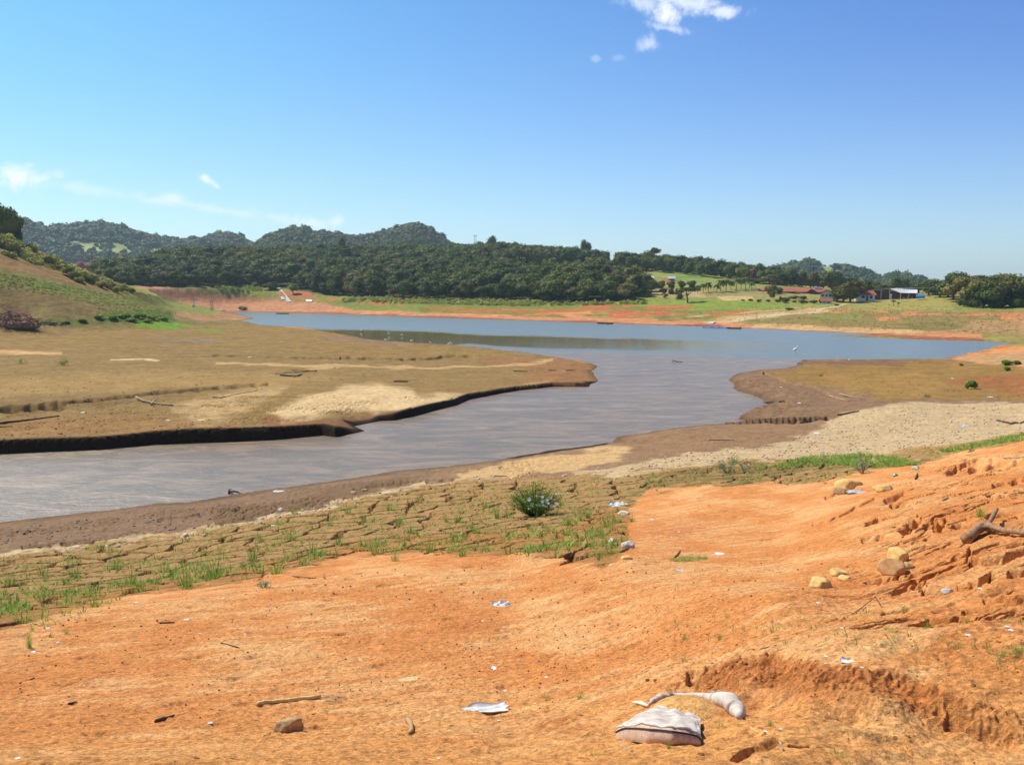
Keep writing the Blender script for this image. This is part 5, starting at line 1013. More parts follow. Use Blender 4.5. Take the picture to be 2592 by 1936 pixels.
# driftwood
e = empty('driftwood_log', hit(2470, 1368), 0, label='forked brown driftwood log on the orange bank at the right edge', cat='driftwood')
stick([(2446, 1376, 2), (2470, 1358, 8), (2500, 1348, 14)], 13, '', M_drift, 'log', parent=e, end=.8); stick([(2498, 1350, 14), (2540, 1356, 8), (2592, 1360, 4), (2660, 1356, 6)], 8, '', M_drift, 'branch', parent=e, end=.7)
stick([(2492, 1352, 10), (2510, 1338, 22), (2522, 1318, 26)], 6.5, '', M_drift, 'branch', parent=e, end=.7); stick([(2484, 1354, 12), (2488, 1340, 16)], 6, '', M_drift, 'stub', parent=e, end=.6)
e = empty('cane_stick', hit(730, 1782), 0, label='pale cut cane with a pointed end lying on the sand', cat='cane')
stick([(652, 1787, 3), (668, 1784, 3), (730, 1778, 3), (812, 1768, 3)], 5.2, '', M_cane, 'cane', parent=e, end=.95); stick([(812, 1767, 3), (845, 1768, 2), (876, 1764, 1)], 1.2, '', M_wood, 'frayed_tip', parent=e); stick([(812, 1766, 3), (850, 1763, 2), (880, 1768, 1)], 1.0, '', M_wood, 'frayed_tip', parent=e)
for P, r, lb_, mm in (([(345, 1012, 4), (365, 1020, 3), (395, 1024, 1), (438, 1028)], 3, 'longest bleached branch on the left mud flat', M_wood), ([(383, 1026), (390, 1020, 4), (396, 1016, 2)], 3, 'stub crossing the bleached branch on the left mud flat', M_wood),
        ([(290, 1022), (330, 1021)], 1.4, 'thin grey stick left of the bleached branch', M_wood), ([(170, 1250), (176, 1250)], 1, '', None), ([(538, 1006), (560, 1008), (600, 998), (650, 990)], 1.5, 'thin dark stick on the left edge of the sand patch', M_darkwood),
        ([(710, 951), (735, 953), (760, 952)], 3, 'dark log on the left flat beyond the sand patch', M_darkwood), ([(742, 954), (766, 948)], 2.4, 'pale log end crossing the dark log beyond the sand patch', M_wood), ([(740, 938), (800, 940), (850, 932)], 1.2, 'thin branch on the thin sand band of the left flat', M_darkwood),
        ([(997, 967), (1033, 967)], 3, 'short dark plank behind the bright sand patch', M_darkwood), ([(1300, 940), (1336, 941)], 1.6, 'dark stick near the tip of the mud spit', M_darkwood), ([(1388, 938), (1408, 939)], 1.4, 'short stick on the tip of the mud spit', M_darkwood), ([(1432, 938), (1456, 938)], 1.4, 'outermost short stick on the mud spit', M_darkwood),
        ([(0, 1072), (60, 1066), (150, 1054)], 2.6, 'dark branch in front of the left cut', M_darkwood), ([(0, 1082), (32, 1080)], 2, 'dark stick at the left edge of the flat', M_darkwood), ([(870, 1066), (900, 1074)], 1.2, 'curled twig beside the river point', M_darkwood),
        ([(1240, 1204), (1282, 1206)], 2.2, 'pale straight stick on the crumbled mud', M_wood), ([(1925, 1020), (1985, 1018)], 3, 'dark driftwood in the small inlet', M_darkwood), ([(1795, 1114), (1858, 1115)], 1.6, 'thin dark stick on the brown mud of the near bank', M_darkwood),
        ([(2100, 1004), (2150, 1015)], 2, 'pale broken reed at the mud edge', M_wood), ([(2125, 998), (2180, 1010)], 1.6, 'second pale reed at the mud edge', M_wood), ([(2120, 1052), (2175, 1042)], 2.4, 'dark twig pile at the tip of the pebble bank', M_darkwood),
        ([(2525, 1066), (2560, 1074), (2592, 1070)], 3, 'dark branch on the pebble bank at right', M_darkwood), ([(2560, 1066), (2585, 1074)], 1.4, 'pale dead stalk on the pebble bank at right', M_wood), ([(1880, 1225), (1905, 1222)], 2.2, 'brown stick at the top of the orange sand', M_drift),
        ([(1770, 1224), (1800, 1224)], 2, 'left brown stick at the top of the orange sand', M_drift), ([(2150, 1640), (2160, 1640)], 1, '', None), ([(1925, 1642), (1965, 1634)], 2.4, 'pale stick on the sand above the scarp', M_wood), ([(2145, 1562), (2180, 1545, 6), (2215, 1520, 10)], 1.4, 'long grey twig arching over the sand', M_darkwood),
        ([(2215, 1521, 10), (2232, 1538)], 1.2, 'grey twig leaning against the arched one', M_darkwood), ([(1410, 1828), (1430, 1840)], 1, '', None), ([(1565, 1885), (1600, 1902)], 3.4, 'short grey stick below the torn sandbag', M_wood), ([(395, 1828), (440, 1813)], 5, 'short thick brown stick left of the cane', M_darkwood),
        ([(404, 1578), (442, 1576)], 2.4, 'dark twig in the upper left sand', M_darkwood), ([(560, 1628), (606, 1640)], 2, 'dark twig in the middle left sand', M_darkwood), ([(50, 1730), (88, 1716)], 2, 'grey twig near the left edge of the sand', M_darkwood), ([(175, 1783), (194, 1778)], 3.4, 'brown stick bit on the left sand', M_darkwood),
        ([(1415, 1412), (1450, 1412)], 2, 'dark twig by the lower crack', M_darkwood), ([(1708, 1412), (1722, 1394)], 2, 'leaning brown twig on the middle sand', M_darkwood), ([(740, 1458), (800, 1464)], 2.4, 'brown stick along the edge of the cracked strip', M_drift), ([(668, 1862), (686, 1852)], 2, 'pale splinter left of the brown rock', M_cane),
        ([(2388, 1268), (2400, 1262)], 4, 'short upright stub in a gully', M_wood), ([(790, 1808), (830, 1804)], 1.4, 'thin grey twig right of the cane', M_darkwood), ([(1450, 1398), (1440, 1418)], 2.4, 'bent twig on the right end of the strip', M_wood), ([(2540, 1160), (2592, 1158)], 2, 'thin branch on top of the right bank', M_wood),
        ([(1975, 1880), (1982, 1900)], 4, 'pale splinter standing in the small gully', M_wood), ([(2318, 1214), (2322, 1200)], 3, 'short dark peg on the bank', M_darkwood), ([(1900, 1842), (1920, 1856)], 2, 'pale straw right of the sandbag', M_cane)):
    if mm: stick(P, r, lb_, mm)
# brush pile at the foot of the left hill
e = empty('brush_pile', hit(35, 825, 100), 0, label='heap of reddish dead brush at the foot of the left hill', cat='brush pile')
bp = MB(); M_brush = simple('dead_brush', (.17, .085, .055), .9, .4, 6)
for i in range(420):
    q = rng.rand() ** .7; x = rng.normal() * 4.0 - 1; yv = rng.normal() * 1.8; zt = max(0, 2.6 * math.exp(-(x / 4.5) ** 2 - (yv / 2) ** 2)) * q; a_ = rng.uniform(0, 6.28); L = rng.uniform(.5, 1.6); dz = rng.uniform(-.2, .7)
    bp.add(tube([(x, yv, zt), (x + math.cos(a_) * L * .5, yv + math.sin(a_) * L * .5, zt + dz * .5), (x + math.cos(a_) * L, yv + math.sin(a_) * L, max(zt + dz, .05))], [.07, .06, .03], 4, False))
bp.build('branches', M_brush, e)['kind'] = 'stuff'; hm = MB(); Vh = ICO3[0] * (1 + .2 * noise3(ICO3[0], 2, 5))[:, None] * [4.6, 2.2, .9]; hm.add((Vh.tolist(), ICO3[1].tolist())); hm.build('heap', simple('red_earth', (.26, .14, .085), .95, .35, 1.2, .03), e)
# ------------------------------------------------------------------ the torn sandbag
bx, by, bz = hit(1680, 1880); e = empty('sandbag', (bx, by, bz), 0, label='torn pale woven sandbag with spilled sand and a rolled edge, lower right', cat='sandbag')
def bagp(u, v, lift=0.):     # photo point on the ground plus a lift in photo px, as local coordinates
    x, y, z = hit(u, v, 2); m = px_size(x, y, z); return Vector((x - bx, y - by, z - bz + lift * m))
FB = [bagp(u, v) for u, v in ((1558, 1868), (1582, 1872), (1640, 1882), (1700, 1886), (1762, 1888), (1774, 1886))]      # where the front meets the sand
def polyl(L, t): t = min(max(t, 0), 1) * (len(L) - 1); i = min(int(t), len(L) - 2); return L[i].lerp(L[i + 1], t - i)
NB_ = 36; pos = []
for j in range(20):
    for i in range(NB_):
        s_ = i / (NB_ - 1); t = j / 19
        f0 = polyl(FB, s_); puff = math.sin(math.pi * min(max(s_ * .92 + .04, 0), 1)) ** .8
        hseam = (.014 + .075 * puff * (1 - .35 * s_))
        bk = polyl([bagp(1655, 1800), bagp(1690, 1804), bagp(1735, 1816), bagp(1772, 1834)], s_)
        seam = f0 + Vector((.004, .028, hseam))
        if t < .35: q = t / .35; p = f0.lerp(seam, q) + Vector((0, -.022 * math.sin(q * math.pi) * puff, 0))
        else:
            q = (t - .35) / .65; p = seam.lerp(bk + Vector((0, 0, .04)), q) + Vector((0, 0, .014 * math.sin(q * math.pi) * (.4 + puff)))
            p.z += .014 * float(noise(s_ * 6, q * 4, 301)) + .009 * float(noise(s_ * 16 + q * 5, q * 4, 302))
            if q > .8: p.y += .035 * float(noise(s_ * 9, 3, 303)) * (q - .8) * 5
        pos.append(p)
fq = grid_faces(20, NB_)
me = mesh_np('pouch_front', np.array([list(p) for p in pos[:NB_ * 8]]), [grid_faces(8, NB_)], None, True); me.materials.append(M_cloth2); link('pouch_front', me, None, e)
me = mesh_np('torn_flap', np.array([list(p) for p in pos[NB_ * 7:]]), [grid_faces(13, NB_)], None, True); me.materials.append(M_cloth); link('torn_flap', me, None, e)
sm = [pos[NB_ * 7 + i] + Vector((0, -.004, .004)) for i in range(NB_)]; sm2 = [pos[NB_ * 6 + i] + Vector((0, -.006, .0)) for i in range(NB_)]
MB().add(tube(sm, .0065, 6)).build('seam', M_seam, e, True); MB().add(tube(sm2, .0048, 5)).build('stitching', M_seamd, e)
roll = [bagp(1640, 1788), bagp(1652, 1780), bagp(1673, 1770), bagp(1700, 1766), bagp(1734, 1764), bagp(1768, 1766), bagp(1800, 1772), bagp(1824, 1780), bagp(1850, 1792), bagp(1866, 1806), bagp(1872, 1820)]
roll = [p + Vector((0, 0, r_ * .8)) for p, r_ in zip(roll, (.008, .015, .02, .016, .014, .017, .022, .034, .044, .040, .018))]
sub = []; rad = []; RR_ = (.009, .018, .025, .019, .017, .022, .028, .044, .056, .052, .018)
for i in range(len(roll) - 1):
    for k in range(4): sub.append(roll[i].lerp(roll[i + 1], k / 4) + Vector((0, 0, .002 * rng.normal()))); rad.append((RR_[i] * (4 - k) + RR_[i + 1] * k) / 4 * rng.uniform(.96, 1.05))
sub.append(roll[-1]); rad.append(RR_[-1]); MB().add(tube(sub, rad, 14)).build('rolled_edge', M_cloth, e, True)
tail = [bagp(1603, 1780), bagp(1622, 1782), bagp(1640, 1790)]; MB().add(tube([p + Vector((0, 0, .01)) for p in tail], [.006, .014, .010], 8)).build('torn_corner', M_thread, e, True)
sf = MB(); cx_ = bagp(1742, 1812); V = ICO3[0].copy(); V = V * (1 + .10 * noise3(V, 2.5, 7))[:, None] * [.21, .22, .055]; sf.add(((V + np.array(cx_) + [0, .02, .0]).tolist(), ICO3[1].tolist())); sf.build('spilled_sand', M_ground, e, True)
me = bpy.data.objects['spilled_sand'].data; at_ = me.attributes.new('Col', 'FLOAT_COLOR', 'POINT'); at_.data.foreach_set('color', np.tile([*col(250, 186, 112), 1], (len(me.vertices), 1)).astype(np.float32).ravel())
th = MB()
for u0_, u1_, n_ in ((1692, 1750, 34), (1790, 1818, 26)):
    for i in range(n_):
        u = rng.uniform(u0_, u1_); k = np.interp(u, [1640, 1673, 1734, 1800, 1850], [8, 8, 16, 24, 32]); p = sub[int(np.clip(k, 0, 39))] if False else bagp(u, np.interp(u, [1673, 1734, 1800], [1768, 1764, 1772])) + Vector((0, 0, .03 if u < 1760 else .042))
        th.add(tube([p, p + Vector((rng.normal() * .003, -.004, .012)), p + Vector((rng.normal() * .006, -.006, rng.uniform(.016, .030)))], [.0022, .0017, .0009], 4, False))
for i in range(60):
    s_ = rng.uniform(.05, 1); p = pos[NB_ * 19 + int(s_ * (NB_ - 1))]; th.add(tube([p, p + Vector((rng.normal() * .006, .010, .004)), p + Vector((rng.normal() * .015, rng.uniform(.012, .03), -.002))], [.0015, .0012, .0006], 4, False))
th.build('frayed_threads', M_thread, e)['kind'] = 'stuff'
# ------------------------------------------------------------------ litter
scrap(1230, 1796, 108, 22, 'long white torn plastic bag lying on the sand', M_white, seed=61, curl=.28, rz=.12)
scrap(1268, 1532, 42, 12, 'crumpled white wrapper in the middle of the sand', M_white, seed=62, curl=.8); scrap(1250, 1692, 13, 12, 'small torn white tissue on the sand', M_white, seed=63, curl=.8)
scrap(1030, 1722, 62, 16, 'flattened cream paper strip trodden into the sand', M_cane, seed=64, curl=.1, rz=.35); scrap(1820, 1402, 24, 9, 'white hexagon of plastic on the right sand', M_white, seed=65, curl=.15)
scrap(1565, 1280, 46, 12, 'crumpled white plastic strip beside the flowering bush', M_white, seed=66, curl=.7, rz=.3); scrap(705, 1244, 26, 6, 'white plastic bottle at the river edge', M_white, seed=67, curl=.5)
scrap(2145, 1676, 32, 10, 'crumpled white tissue above the scarp', M_white, seed=68, curl=.6); scrap(1720, 1444, 18, 6, 'small pale plastic chip near the green patch', M_paper, seed=69, curl=.3)
scrap(2438, 1079, 18, 7, 'pale blue plastic bottle on the pebble bank', M_paper, seed=70, curl=.6, dmin=20); scrap(2066, 1097, 14, 5, 'white plastic scrap on the edge of the pebble bank', M_white, seed=71, dmin=20); scrap(1964, 1074, 12, 5, 'pale blue scrap at the inlet mouth', M_paper, seed=72, dmin=20)
scrap(509, 1064, 16, 4, 'yellow green plastic strip on the left flat', simple('yellow_plastic', (.62, .62, .16), .6, .1), seed=73, dmin=20); scrap(425, 1064, 9, 3, 'tiny white scrap on the left flat near the cut', M_white, seed=74, dmin=20); scrap(209, 1044, 8, 3.5, 'white scrap by the left ledge', M_white, seed=75, dmin=20)
scrap(480, 1137, 8, 3, 'pink plastic scrap drifting by the cut bank', simple('pink_plastic', (.7, .3, .22), .6, .1), seed=76, dmin=20); scrap(633, 904, 9, 3, 'white scrap on the far part of the left flat', M_white, seed=77, dmin=20); scrap(2023, 1020, 8, 4, 'white scrap on the right mud flat', M_white, seed=78, dmin=20)
scrap(1977, 980, 5, 3, 'tiny pale scrap on the olive flat', M_white, seed=79, dmin=20); scrap(2506, 1005, 12, 3, 'white scrap beyond the pebble bank', M_white, seed=80, dmin=20); scrap(2410, 958, 6, 3, 'tiny white scrap beside the red soil', M_white, seed=81, dmin=20)
o = rock(2268, 1205, 14, 9, 'small green glass bottle piece on the bank', M_green, 'glass_bottle', seed=82, cat='litter')
LIT = [(120, 1590, 9), (345, 1525, 7), (314, 1563, 6), (472, 1568, 12), (506, 1603, 6), (84, 1650, 9), (44, 1920, 10), (532, 1830, 10), (1278, 1748, 8), (1222, 1572, 7), (1140, 1432, 5), (1520, 1475, 7), (1545, 1430, 6), (1650, 1315, 10), (1718, 1346, 6), (1740, 1300, 5), (2009, 1290, 6), (565, 1514, 7), (147, 1626, 6), (1354, 1780, 6), (1262, 1824, 8), (1382, 1714, 9), (1937, 1852, 9), (1976, 1846, 8), (2450, 1608, 12), (2560, 1596, 12), (2548, 1587, 9), (1812, 1640, 6), (2182, 1690, 9), (2090, 1662, 9), (2070, 1526, 8), (2130, 1590, 8), (1700, 1360, 5), (620, 1605, 6), (850, 1460, 7), (2480, 1490, 10), (1815, 1765, 7), (1110, 1920, 8), (1550, 1222, 6), (1968, 1175, 6), (690, 1330, 8), (730, 1300, 7)]
lc = [scrap(u, v, w, w * .45, 'small white chip of litter scattered on the sand', M_white, 'litter_chip', seed=100 + i, group='white litter chips', curl=.4) for i, (u, v, w) in enumerate(LIT)]
# dark crumbs, twigs and clods that nobody could count
cv = []
for k in range(4):
    V = ICO1[0] * (1 + .35 * noise3(ICO1[0], 1.5, 400 + k))[:, None] * [1, .8, .6]; cv.append((V, ICO1[1], None, np.zeros(len(V))))
n_ = 2600; u = rng.uniform(-60, 2650, n_); v = 1936 - rng.rand(n_) ** .8 * 520; n_ = n_; w_ = np.exp(-((u - 1800) / 500) ** 2 - ((v - 1700) / 140) ** 2); kp = (rng.rand(n_) < .30 + .6 * w_) & (v > np.interp(u, [p[0] for p in LINE_A], [p[1] for p in LINE_A])); u, v, w_ = u[kp], v[kp], w_[kp]
bzz = base_z; dd = np.zeros(len(u)); xs_, ys_ = np.zeros(len(u)), np.zeros(len(u)); zs_ = np.full(len(u), 6.0)
for it in range(14): xs_, ys_ = on_plane(u, v, zs_); zs_ = .5 * zs_ + .5 * land(xs_, ys_)
s = rng.uniform(.003, .009, len(u)) * (1 + 1.6 * (rng.rand(len(u)) > .95) * w_) * np.clip(np.hypot(xs_, ys_) / 6, .8, 2.2)
Vs, Ts = [], []; nv_ = 0
for i in range(len(u)):
    V, T, _, _ = cv[i % 4]; a_ = rng.uniform(0, 6); Vs.append(np.stack([V[:, 0] * math.cos(a_) - V[:, 1] * math.sin(a_), V[:, 0] * math.sin(a_) + V[:, 1] * math.cos(a_), V[:, 2]], 1) * s[i] + [xs_[i], ys_[i], zs_[i] + s[i] * .25]); Ts.append(T + nv_); nv_ += len(V)
me = mesh_np('soil_crumbs', np.concatenate(Vs), [np.concatenate(Ts)]); tag(link('soil_crumbs', me, M_clod), 'dark soil crumbs and grit strewn over the orange sand', 'crumbs', None, 'stuff')
# pale flat stones of the pebble bank and the crumbled mud
def stones(name, P, n, lo, hi, m_, label, fl=.4):
    xs = [p[0] for p in P]; ys = [p[1] for p in P]; u = rng.uniform(min(xs), max(xs), n); v = rng.uniform(min(ys), max(ys), n); k = inside(u, v, P); u, v = u[k], v[k]; zs = np.full(len(u), 1.2)
    for it in range(16): x, y = on_plane(u, v, zs); zs = .6 * zs + .4 * land(x, y, detail=False)
    x, y = on_plane(u, v, zs); z = land(x, y); k = fbm(x / 2, y / 2, 3, 77) > -.25; x, y, z = x[k], y[k], z[k]; s_ = lo + (hi - lo) * rng.rand(len(x)) ** 3; Vs, Ts = [], []; c = 0
    for i in range(len(x)):
        V, T, _, _ = cv[i % 4]; a_ = rng.uniform(0, 6); ti = rng.normal() * .25; Vs.append(np.stack([V[:, 0] * math.cos(a_) - V[:, 1] * math.sin(a_), V[:, 0] * math.sin(a_) + V[:, 1] * math.cos(a_), V[:, 2] * fl / .6 + V[:, 0] * ti], 1) * s_[i] + [x[i], y[i], z[i] + s_[i] * .12]); Ts.append(T + c); c += len(V)
    me = mesh_np(name, np.concatenate(Vs), [np.concatenate(Ts)]); tag(link(name, me, m_), label, 'stones', None, 'stuff')
stones('pebbles', [(1500, 1205), (1700, 1150), (1900, 1132), (2040, 1105), (2130, 1050), (2300, 1025), (2640, 1018), (2640, 1090), (2400, 1124), (2250, 1148), (2000, 1160), (1850, 1165)], 6500, .02, .10, simple('pebble_clay', (.50, .37, .23), .95, .35, 3), 'pale flat stones and mud flakes covering the pebble bank')
stones('mud_clods', [(0, 1335), (400, 1290), (640, 1270), (480, 1340), (0, 1395)], 1300, .02, .08, simple('mud_clay', (.30, .20, .13), .95, .3, 3), 'brown mud clods along the near river bank')
stones('crust_flakes', [(0, 1412), (480, 1352), (940, 1245), (1100, 1205), (1400, 1190), (1560, 1180), (1560, 1205), (1200, 1215), (800, 1300), (480, 1362), (0, 1424)], 2600, .03, .12, simple('crust_clay', (.52, .41, .27), .95, .3, 3), 'broken pale crust flakes along the edge of the cracked strip')
stones('flat_clods', [(0, 900), (640, 860), (1100, 900), (1000, 960), (600, 990), (500, 1060), (800, 1085), (500, 1110), (0, 1135)], 2400, .03, .10, simple('flat_clay', (.20, .14, .08), .95, .3, 3), 'dark mud clods and chips dotted over the left flat')
stones('right_flat_clods', [(1880, 960), (2000, 1000), (2100, 1000), (2592, 1015), (2592, 960), (2200, 930), (2050, 940)], 700, .03, .10, simple('flat_clay_brown', (.22, .14, .07), .95, .3, 3), 'dark clods dotted over the right mud flat')
# ------------------------------------------------------------------ grass
def blades(r0, n, h, spread, w, droop=.5, segs=3):
    V, Q, t = [], [], []; k = 0
    for i in range(n):
        a_ = r0.uniform(0, 6.28); q = spread * math.sqrt(r0.rand()) * .35; x, y = math.cos(a_) * q, math.sin(a_) * q; L = h * r0.uniform(.5, 1.1); o_ = a_ + r0.normal() * .5; le = r0.uniform(.1, droop); pa = o_ + math.pi / 2; tt = r0.uniform(-.25, .3)
        for s_ in range(segs + 1):
            f = s_ / segs; out_ = spread * le * f * f * 1.6 + .12 * spread * f; px_, py_ = x + math.cos(o_) * out_, y + math.sin(o_) * out_; z = L * (f - .35 * le * f * f); ww = w * (1 - f * .85)
            V += [(px_ - math.cos(pa) * ww, py_ - math.sin(pa) * ww, z), (px_ + math.cos(pa) * ww, py_ + math.sin(pa) * ww, z)]; t += [tt, tt]
            if s_: Q.append((k - 2, k - 1, k + 1, k))
            k += 2
    return np.array(V), None, np.array(Q), np.array(t)
TU = []
for i in range(7): c_ = blades(rng, 34, 1., .8, .022); TU.append(crown_mesh('grass_tuft', c_, M_tuft))
def ray_batch(u, v, z0=3.):
    zs = np.full(len(u), z0)
    for it in range(18): x, y = on_plane(u, v, zs); zs = .6 * zs + .4 * land(x, y, detail=False)
    x, y = on_plane(u, v, zs); return x, y, land(x, y)
def tuft(u, v, wpx, hpx, label, group=None, x=None):
    x, y, z = hit(u, v) if x is None else x; m = px_size(x, y, z); o = link('grass_tuft', TU[rng.randint(7)]); o.location = (x, y, z - .01); o.rotation_euler = (0, 0, rng.uniform(0, 6)); o.scale = (wpx * m * .62, wpx * m * .62, hpx * m); return tag(o, label, 'grass tuft', group)
ST = [(240, 1535, 60, 34), (180, 1528, 50, 28), (355, 1498, 60, 34), (470, 1490, 66, 44), (545, 1462, 66, 50), (700, 1452, 60, 36), (790, 1405, 52, 42), (640, 1420, 46, 40), (330, 1478, 46, 38), (30, 1545, 60, 34), (60, 1575, 60, 26), (100, 1520, 50, 30), (1090, 1398, 48, 42), (1000, 1420, 40, 34), (950, 1402, 60, 36), (1170, 1408, 44, 32), (1010, 1330, 36, 32),
      (860, 1378, 40, 30), (735, 1370, 44, 34), (920, 1322, 30, 40), (1160, 1322, 46, 28), (1130, 1320, 30, 26), (1260, 1312, 34, 44), (1290, 1310, 40, 28), (1040, 1350, 40, 22), (1540, 1335, 60, 30), (1560, 1322, 50, 30), (1490, 1310, 46, 32), (1520, 1355, 44, 26), (1440, 1330, 36, 28), (1555, 1400, 50, 22), (1520, 1415, 44, 20), (1470, 1300, 34, 26),
      (415, 1445, 44, 30), (190, 1460, 46, 26), (110, 1455, 40, 28), (25, 1480, 44, 34), (560, 1400, 40, 26), (660, 1370, 34, 24), (505, 1430, 40, 22), (1060, 1270, 34, 22), (880, 1300, 34, 26), (985, 1290, 34, 22), (835, 1330, 30, 22), (1200, 1350, 40, 26), (1230, 1285, 40, 22), (1340, 1340, 40, 22), (1390, 1345, 36, 22), (290, 1440, 34, 24), (745, 1300, 34, 18), (1420, 1278, 36, 22), (1600, 1320, 36, 20)]
for i, (u, v, w, h) in enumerate(ST): tuft(u, v, w * 1.25, h * 1.1, 'bright green grass tuft growing in the cracked mud strip', 'grass tufts of the cracked strip')
for u, v, w, h, lb_ in ((1822, 1842, 34, 26, 'small green tuft against the right side of the sandbag'), (1735, 1618, 34, 22, 'upper of two tufts left of the scarp'), (1732, 1672, 34, 20, 'lower of two tufts left of the scarp'), (1822, 1620, 26, 26, 'thin tuft above the left end of the scarp'), (1950, 1838, 34, 24, 'thin dark tuft right of the sandbag'),
        (2118, 1912, 70, 20, 'spreading tuft at the bottom edge right of the small gully'), (2480, 1306, 60, 30, 'wiry green tuft above the driftwood'), (1860, 1170, 40, 20, 'low tuft left of the tall weed'), (1228, 1788, 20, 22, 'few blades poking through the white plastic bag'), (168, 1604, 24, 20, 'small tuft in the upper left sand'), (74, 1640, 30, 54, 'tall dry wisps of grass on the left sand'),
        (662, 1482, 30, 22, 'pale tuft at the sand edge'), (822, 1464, 20, 22, 'thin wisps beside the brown stick'), (1385, 1768, 46, 14, 'flat tuft right of the white plastic bag'), (1470, 1768, 50, 16, 'second flat tuft right of the white plastic bag'), (1330, 1782, 34, 12, 'low tuft touching the right end of the white bag'), (2170, 1616, 30, 16, 'tuft above the middle of the scarp'), (1956, 1600, 26, 14, 'small tuft high above the scarp'),
        (1500, 1912, 40, 26, 'thin wisp of grass at the bottom edge'), (2345, 1590, 44, 20, 'dry tuft on the sand below the gullies'), (1694, 1894, 26, 34, 'thin weed in front of the sandbag'), (2290, 1545, 34, 20, 'tuft under the washed out steps'), (2050, 1850, 40, 10, 'grey green flat tuft right of the scarp foot')):
    tuft(u, v, w, h, lb_)
# low grass that covers ground
def lawn(name, P, n, h, w, label, hue=.3, clump=.5, bl=7, dens=None, sp=1.6):
    xs = [p[0] for p in P]; ys = [p[1] for p in P]; u = rng.uniform(min(xs), max(xs), n); v = rng.uniform(min(ys), max(ys), n); k = inside(u, v, P); u, v = u[k], v[k]; x, y, z = ray_batch(u, v)
    c_ = fbm(x / 1.3, y / 1.3, 3, 501); k = c_ > (clump - rng.rand(len(x)) * .6) * .6; x, y, z = x[k], y[k], z[k]
    var = [blades(rng, bl, 1., sp, .09) for _ in range(5)]; s = h * rng.uniform(.5, 1.2, len(x))
    return scatter(name, var, np.stack([x, y, z - .01], 1), np.stack([s * .8, s], 1), rng.uniform(0, 6, len(x)), rng.normal(size=len(x)) * .12, np.clip(hue + rng.normal(size=len(x)) * .3, 0, 1), M_grass, 'stuff', label, 'grass')
lawn('strip_grass', [(-60, 1600)] + CRACK[1:23] + [(2592, 1098), (2000, 1165), (1560, 1210), (1050, 1240), (640, 1330), (-60, 1415)], 15000, .15, 1, 'short patchy grass between the mud cracks', .35, .35)
lawn('strip_edge_grass', [(-60, 1590), (130, 1550), (420, 1490), (760, 1435), (900, 1398), (1180, 1400), (1530, 1425), (1585, 1380), (1590, 1290), (1500, 1290), (1420, 1340), (1100, 1350), (800, 1390), (420, 1450), (130, 1500), (-60, 1530)], 4200, .18, 1, 'grass along the sandy edge of the cracked strip', .15, .3)
lawn('bank_top_grass', [(1900, 1190), (2060, 1155), (2200, 1150), (2290, 1162), (2330, 1178), (2200, 1185), (2100, 1175)], 2600, .16, 1, 'thick green grass band at the top of the orange bank', .1, -.3)
lawn('right_edge_grass', [(2380, 1142), (2480, 1122), (2600, 1096), (2600, 1120), (2480, 1136), (2400, 1146)], 1800, .16, 1, 'green grass band at the right edge above the orange bank', .15, -.1)
lawn('sand_patch_grass', [(1690, 1424), (1740, 1414), (1792, 1412), (1790, 1422), (1720, 1428)], 520, .045, 1, 'low green patch on the middle of the orange sand', .55, -.6)
lawn('right_sand_grass', [(2500, 1652), (2592, 1632), (2640, 1632), (2640, 1652), (2540, 1664)], 260, .03, 1, 'low green patch at the right edge of the sand', .6, -.4)
lawn('sparse_sand_grass', [(1700, 1560), (2592, 1560), (2592, 1720), (1900, 1640), (1700, 1640)], 240, .05, 1, 'sparse dry blades above the scarp', .8, -.2)
lawn('left_sand_grass', [(70, 1600), (120, 1570), (300, 1520), (330, 1530), (160, 1600), (100, 1640)], 120, .12, 1, 'few dry blades in the upper left sand', .6, -.2)
